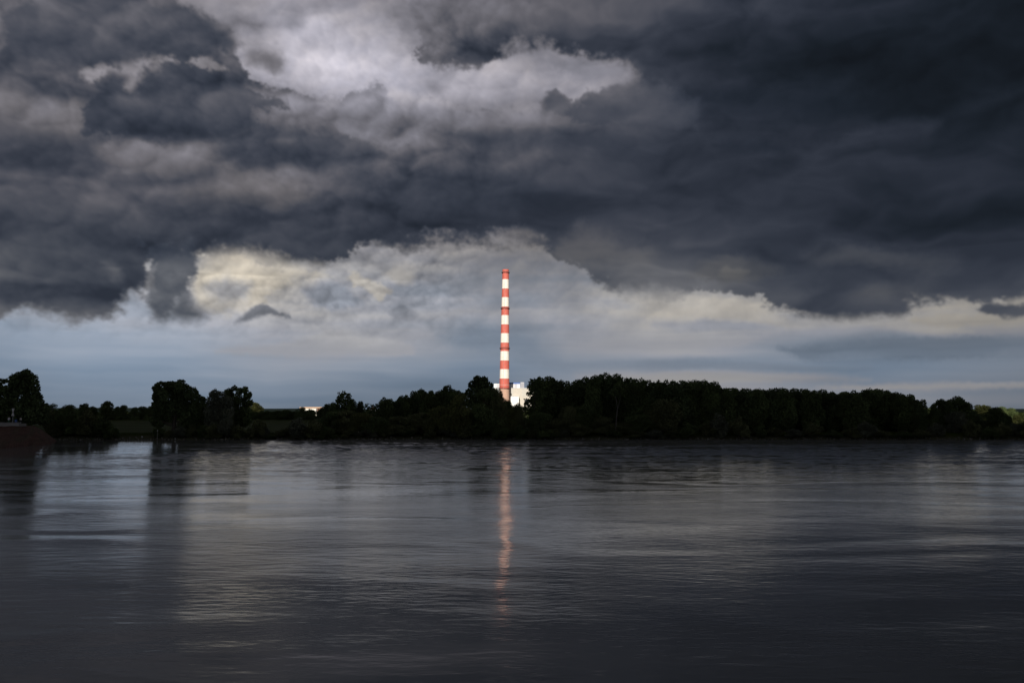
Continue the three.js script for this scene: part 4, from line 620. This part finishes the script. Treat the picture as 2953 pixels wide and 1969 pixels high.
ownTree('slim_tree', 'narrow dark tree filling the space between the broad tree and the pale willow', [-97.2, -259], scatter([[0, 10.6, 0, 0.9], [-0.6, 9.0, 0, 1.4], [0.6, 8.6, 0, 1.3], [-0.6, 6.6, 0, 1.8], [0.5, 4.6, 0, 1.9], [-0.4, 2.4, 0, 1.9]], 12, 6, 2), LEAF.dark, { seed: 72, bole: 0.25 });
ownTree('pale_willow', 'rounded greyish willow just right of the broad tree', [-91.2, -257], scatter([[-1.4, 12.2, 0, 1.3], [0.4, 11.0, 0, 2.0], [-2.2, 9.6, 0, 1.9], [2.4, 9.4, 0, 2.0], [0, 8.6, 1, 2.4], [-2.4, 6.6, 0.5, 2.1], [2.8, 6.4, 0.5, 2.2], [0, 5.4, 1, 2.5], [-2, 3.4, 0.6, 2.2], [2.4, 3.0, 0.6, 2.4], [0.2, 1.8, 1, 2.2]], 13, 10, 4), LEAF.grey, { seed: 73, slim: 0.24, droop: 0.5, leaf: 0.4, density: 230, sprigs: 0.3 });
ownTree('tall_tree', 'tall dark open crowned tree behind the greyish willow', [-88.6, -266], scatter([[-2.6, 13.0, 0, 1.2], [-1.0, 14.1, 0, 1.0], [0.6, 13.2, 0, 1.3], [2.4, 13.6, 0, 1.2], [3.4, 12.0, 0, 1.3], [-2.4, 11.0, 0, 1.7], [0.2, 11.0, 0, 1.6], [3.0, 9.8, 0, 1.5], [4.0, 9.4, 0, 0.9], [1.0, 8.6, 0, 1.9], [-1.8, 8.2, 0, 2.0], [3.0, 6.8, 0, 1.8], [0.6, 5.6, 0, 2.2], [2.6, 3.8, 0, 2.2], [-1.6, 3.4, 0, 2.2]], 14, 20, 4), LEAF.dark, { seed: 74, density: 120 });
ownTree('headland_tree', 'massive dark tree behind the parapet on the left headland', [-137.6, -233], scatter([[0, 14.6, 0, 1.7], [-1.8, 13.0, 0, 1.8], [1.8, 13.2, 0, 1.8], [-2.6, 11.0, 0, 1.8], [2.4, 11.0, 0.2, 2.0], [0, 11.4, 0.6, 2.4], [-3.6, 8.8, 0, 1.7], [3.4, 8.4, 0, 1.5], [4.2, 6.6, 0, 1.5], [-1, 8.4, 0.8, 2.6], [2, 7.4, 0.6, 2.4], [-4.4, 6.4, 0, 2.2], [4.0, 4.4, 0, 2.0], [0, 5, 1, 2.6], [-3.6, 3.6, 0.6, 2.4], [2.4, 3.0, 1, 2.4], [5.2, 2.4, 0, 2.0], [-6.2, 4.4, 0, 2.2], [-6, 2, 0, 2.2], [0, 2, 1, 2.2]], 15, 26, 5), LEAF.deep, { seed: 75, bole: 0.5 }, barkMat, 4.3);
ownTree('edge_tree', 'spiky topped tree at the left edge of the picture', [-148.9, -240], scatter([[0, 13.0, 0, 1.0], [-0.9, 11.4, 0, 1.4], [0.9, 10.6, 0, 1.4], [0, 8.6, 0, 2.0], [-0.6, 6, 0, 2.2], [0.6, 3.6, 0, 2.2]], 16, 6, 2), LEAF.dark, { seed: 76, bole: 0.3 }, barkMat, 4.3);
ownTree('slender_tree', 'slender tree between the left edge and the massive headland tree', [-146.4, -241], scatter([[0, 12.2, 0, 0.9], [0.6, 10.6, 0, 1.2], [-0.6, 10.2, 0, 1.1], [0.2, 8.2, 0, 1.8], [-0.4, 5.6, 0, 2.0], [0.4, 3, 0, 2.2]], 17, 6, 2), LEAF.dark, { seed: 77, bole: 0.28 }, barkMat, 4.3);
ownTree('feathery_tree', 'feathery tree standing up alone above the bushes left of the grove', [-53.6, -264], scatter([[-0.2, 12.4, 0, 0.7], [-1.4, 11.4, 0, 1.0], [1.2, 11.4, 0, 1.0], [0, 10.6, 0, 1.5], [-2.0, 10.0, 0, 0.9], [2.2, 10.0, 0, 0.8], [1.8, 9.0, 0, 1.2], [-0.8, 8.6, 0, 1.6], [1.2, 7.2, 0, 1.9], [-1.4, 6.2, 0, 2.0], [0.8, 4.6, 0, 2.2], [-0.8, 2.6, 0, 2.2]], 18, 5, 3), LEAF.dark, { seed: 78, sprigs: 1.3, reach: 0.4, density: 70 });
for (const [x, h, s] of [[-46.0, 9.2, 81], [-44.4, 8.9, 82]]) ownTree('thin_tree', s === 81 ? 'thin see-through tree left of the little orange roof' : 'thin see-through tree nearest to the little orange roof', [x, -262], [[0, h - 0.7, 0, 0.6], [-0.7, h - 1.6, 0, 0.7], [0.7, h - 1.8, 0, 0.7], [0, h - 3, 0, 0.9], [0, h - 5, 0, 1.4], [0, h - 7, 0, 1.6]], LEAF.dark, { seed: s, density: 30, sprigs: 2, bole: 0.18 });
ownTree('crest_tree', 'bushy crowned tree rising just left of the chimney foot', [-10.6, -266], scatter([[-0.6, 17.0, 0, 1.3], [1.6, 16.6, 0, 1.4], [-2.2, 15.2, 0, 1.4], [3.2, 14.9, 0, 1.4], [0.6, 14.8, 0, 2.0], [-3.4, 12.6, 0, 1.4], [-1.4, 12.8, 0, 1.9], [2, 12.8, 0, 2.0], [4.3, 13.4, 0, 0.9], [4.0, 11.6, 0, 1.4], [0, 10.4, 0, 2.4], [-2.6, 9.6, 0, 2.0], [2.6, 8.8, 0, 2.2], [0, 6, 0, 2.8], [0, 3, 0, 2.8]], 19, 10, 5), LEAF.deep, { seed: 83 });
ownTree('airy_tree', 'airy tree with light showing through beside the power station gap', [6.9, -262], scatter([[0, 16.0, 0, 1.0], [1.6, 16.2, 0, 1.1], [-1.3, 14.3, 0, 0.9], [0.8, 14.4, 0, 1.3], [2.4, 14.2, 0, 1.4], [-1.5, 12.2, 0, 0.8], [0.4, 12.0, 0, 1.0], [-2.2, 9.8, 0, 0.9], [-0.5, 9.6, 0, 1.1], [2.0, 11.6, 0, 1.5], [1.4, 9.0, 0, 1.5], [-1.6, 7.0, 0, 1.6], [0.8, 6.0, 0, 2.2], [0, 3, 0, 2.6]], 20, 4, 3), LEAF.dark, { seed: 84, density: 52, sprigs: 0.9, reach: 0.2 });
{ // the forked pale trunk in the wood
  const t = thing('forked_tree', 'tree with pale forked bare trunk in front of the dark wood', 'tree', [31.6, groundAt(31.6, -254.6) - 0.1, -254.6]);
  part('trunk', mergeGeometries([tube([[0, -0.3, 0], [0.5, 5, 0], [0.9, 8.0, 0]], [0.26, 0.2, 0.17], 7), tube([[0.9, 8.0, 0], [0.7, 10, 0], [0.2, 13, 0]], [0.15, 0.12, 0.06], 6), tube([[0.9, 8.0, 0], [1.6, 10.4, 0], [2.0, 13, 0]], [0.14, 0.11, 0.06], 6)]), paleBark, t);
  part('crown', leaves(scatter([[0.2, 13.4, -0.4, 1.6], [2.1, 13.4, -0.4, 1.6], [1.1, 14.8, -0.4, 1.4]], 21, 4, 2), { seed: 85, leaf: 0.33, density: 46, floor: 9 }), LEAF.dark, t);
}
const pick = (k) => [LEAF.dark, LEAF.deep, LEAF.dark][k % 3];
const stretch = (x) => x < 24 ? ['dark tree in the part of the wood nearest the power station', 'wood next to the power station'] : x < 41 ? ['dark tree in the highest crest of the wood', 'highest crest of the wood'] : x < 68 ? ['dark tree in the second rise of the wood, right of its highest crest', 'second rise of the wood'] : x < 108 ? ['dark tree in the long level middle stretch of the wood', 'level stretch of the wood'] : ['dark tree in the low dome where the wood slopes down at right', 'right dome of the wood'];
WOOD.forEach((s, k) => { const [label, group] = stretch(s[0]); plant('tree', 'wood_tree', label, 'tree', s, pick(k), group); });
GROVE.forEach((s, k) => plant('tree', 'grove_tree', 'dark leafy tree in the uneven grove left of the chimney', 'tree', s, pick(k + 1), 'trees of the grove left of the chimney'));
WILLOW.forEach((s, k) => { const right = s[0] > 0; plant('willow', 'bank_willow', right ? 'rounded olive willow in front of the wood right of the chimney' : 'rounded olive willow in front of the grove left of the chimney', 'tree', s, k % 3 === 1 ? LEAF.dark : k % 5 === 0 ? LEAF.light : LEAF.olive, right ? 'willows before the wood' : 'willows before the grove'); });
SHRUB.forEach((s, k) => { const right = s[0] > -4, far = s[0] < -60; plant('shrub', 'waterside_shrub', right ? (s[0] < 45 ? 'low shrub at the waterline below the highest crest of the wood' : s[0] < 95 ? 'low shrub at the waterline below the level stretch of the wood' : 'low shrub at the waterline below the right end of the wood') : s[0] < -84 ? 'low dark shrub in the shade under the broad tree and the greyish willow' : far ? 'low dark shrub at the waterline between meadow and grove' : 'low dark shrub at the waterline below the grove', 'shrub', s, k % 4 === 2 ? LEAF.grey : k % 2 ? LEAF.olive : LEAF.dark, right ? (s[0] < 45 ? 'shrubs below the crest' : s[0] < 95 ? 'shrubs below the level stretch' : 'shrubs below the right end') : s[0] < -84 ? 'shrubs under the broad tree' : far ? 'shrubs between meadow and grove' : 'shrubs below the grove'); });
LEFTSHRUB.forEach((s, k) => plant('shrub', 'headland_shrub', 'dark shrub in the thicket between headland and meadow', 'shrub', s, k % 3 ? LEAF.dark : LEAF.olive, 'shrubs of the thicket by the headland'));
['small tree in the dip at the right end of the wood', 'left one of the two domed trees at the right end', 'narrow tree between the two domed trees at the right end', 'highest domed tree at the right end of the bank', 'tree at the right foot of the highest domed tree', 'greyish willow in front of the domed trees at the right end', 'dark tree just right of the sunlit yellow green crown', 'lower dark tree sloping down at the far right']
  .forEach((label, k) => plant(k === 5 ? 'willow' : 'tree', 'end_tree', label, 'tree', RIGHT[k], k === 5 ? LEAF.grey : pick(k)));
FAR.forEach((s, k) => plant(k === 4 || k === 6 || k === 7 ? 'tree' : 'willow', 'distant_tree', s[0] < -240 ? 'distant tree along the far edge of the left meadow' : 'distant bushy tree near the flat roofed building', 'tree', s, LEAF.dark, s[0] < -240 ? 'trees behind the left meadow' : 'bushes near the flat roofed building'));
['small light green sunlit tree in the gap right of the greyish willow', 'yellow green sunlit crown behind the trees at the right end', 'sunlit yellow green bush near the right edge', 'pale sunlit shrub low beside the dark trees at right', 'sunlit bush cut by the right edge of the picture']
  .forEach((label, k) => plant(k < 2 ? 'tree' : 'shrub', 'sunlit_tree', label, k < 2 ? 'tree' : 'shrub', LIT[k], LEAF.light, 'trees beyond the cloud shadow'));
// the depth of the wood and the far hedge, which read as dark masses
{
  const fill = (name, label, spots, kind, material) => {
    const P = PROTO[kind], r = rng(name.length * 91), o = new THREE.Group(); o.name = name; o.userData = { kind: 'stuff', label, category: 'wood' }; scene.add(o);
    P.slice(0, 3).forEach((p, q) => { const S = spots.filter((_, i) => i % 3 === q), m = new THREE.InstancedMesh(p.crown, material, S.length), M = new THREE.Matrix4(), e = new THREE.Euler(), Q = new THREE.Quaternion(); m.name = 'crowns'; m.userData.kind = 'stuff'; S.forEach(([x, z, h, w], i) => { e.set(0, r() * 6.28, 0); M.compose(new THREE.Vector3(x, groundAt(x, z) - 0.3, z), Q.setFromEuler(e), new THREE.Vector3(w / 3, h / 9.9, w / 3)); m.setMatrixAt(i, M); }); m.castShadow = m.receiveShadow = true; o.add(m); });
  };
  const r = rng(5), a = [], b = [];
  for (const s of WOOD) for (let k = 0; k < 3; k++) { const x = s[0] * (1.05 + 0.05 * k) + (r() - 0.5) * 4; if (x > 14.5 && x < 20.5) continue; a.push([x, -282 - k * 12 - r() * 6, s[2] * (0.72 + 0.1 * r()), 4.6]); }
  for (const s of GROVE) for (let k = 0; k < 2; k++) a.push([s[0] * (1.05 + 0.05 * k) + (r() - 0.5) * 4, -280 - k * 12 - r() * 6, s[2] * (0.62 + 0.1 * r()), 4.4]);
  for (let x = -20; x < 2; x += 3) a.push([x, -282 - r() * 10, 7.5 + r(), 4.4]);
  for (let x = 128; x < 165; x += 4) a.push([x, -276 - r() * 10, 6 + r() * 1.5, 4.0]);
  fill('wood_depth', 'dark depth of the wood behind the front trees', a, 'willow', LEAF.deep);
  for (let x = -420; x < -100; x += 5) b.push([x, -640 - r() * 14, 6.6 + 1.6 * noise(x * 0.03, 5) + 1.2 * r(), 5.2]);
  for (let x = -110; x < 420; x += 7) b.push([x, -660 - r() * 40, 8 + 3 * r(), 5.5]);
  fill('far_hedge', 'dark far hedge closing the meadow under the horizon', b, 'willow', LEAF.dark);
}
renderer.render(scene, camera);
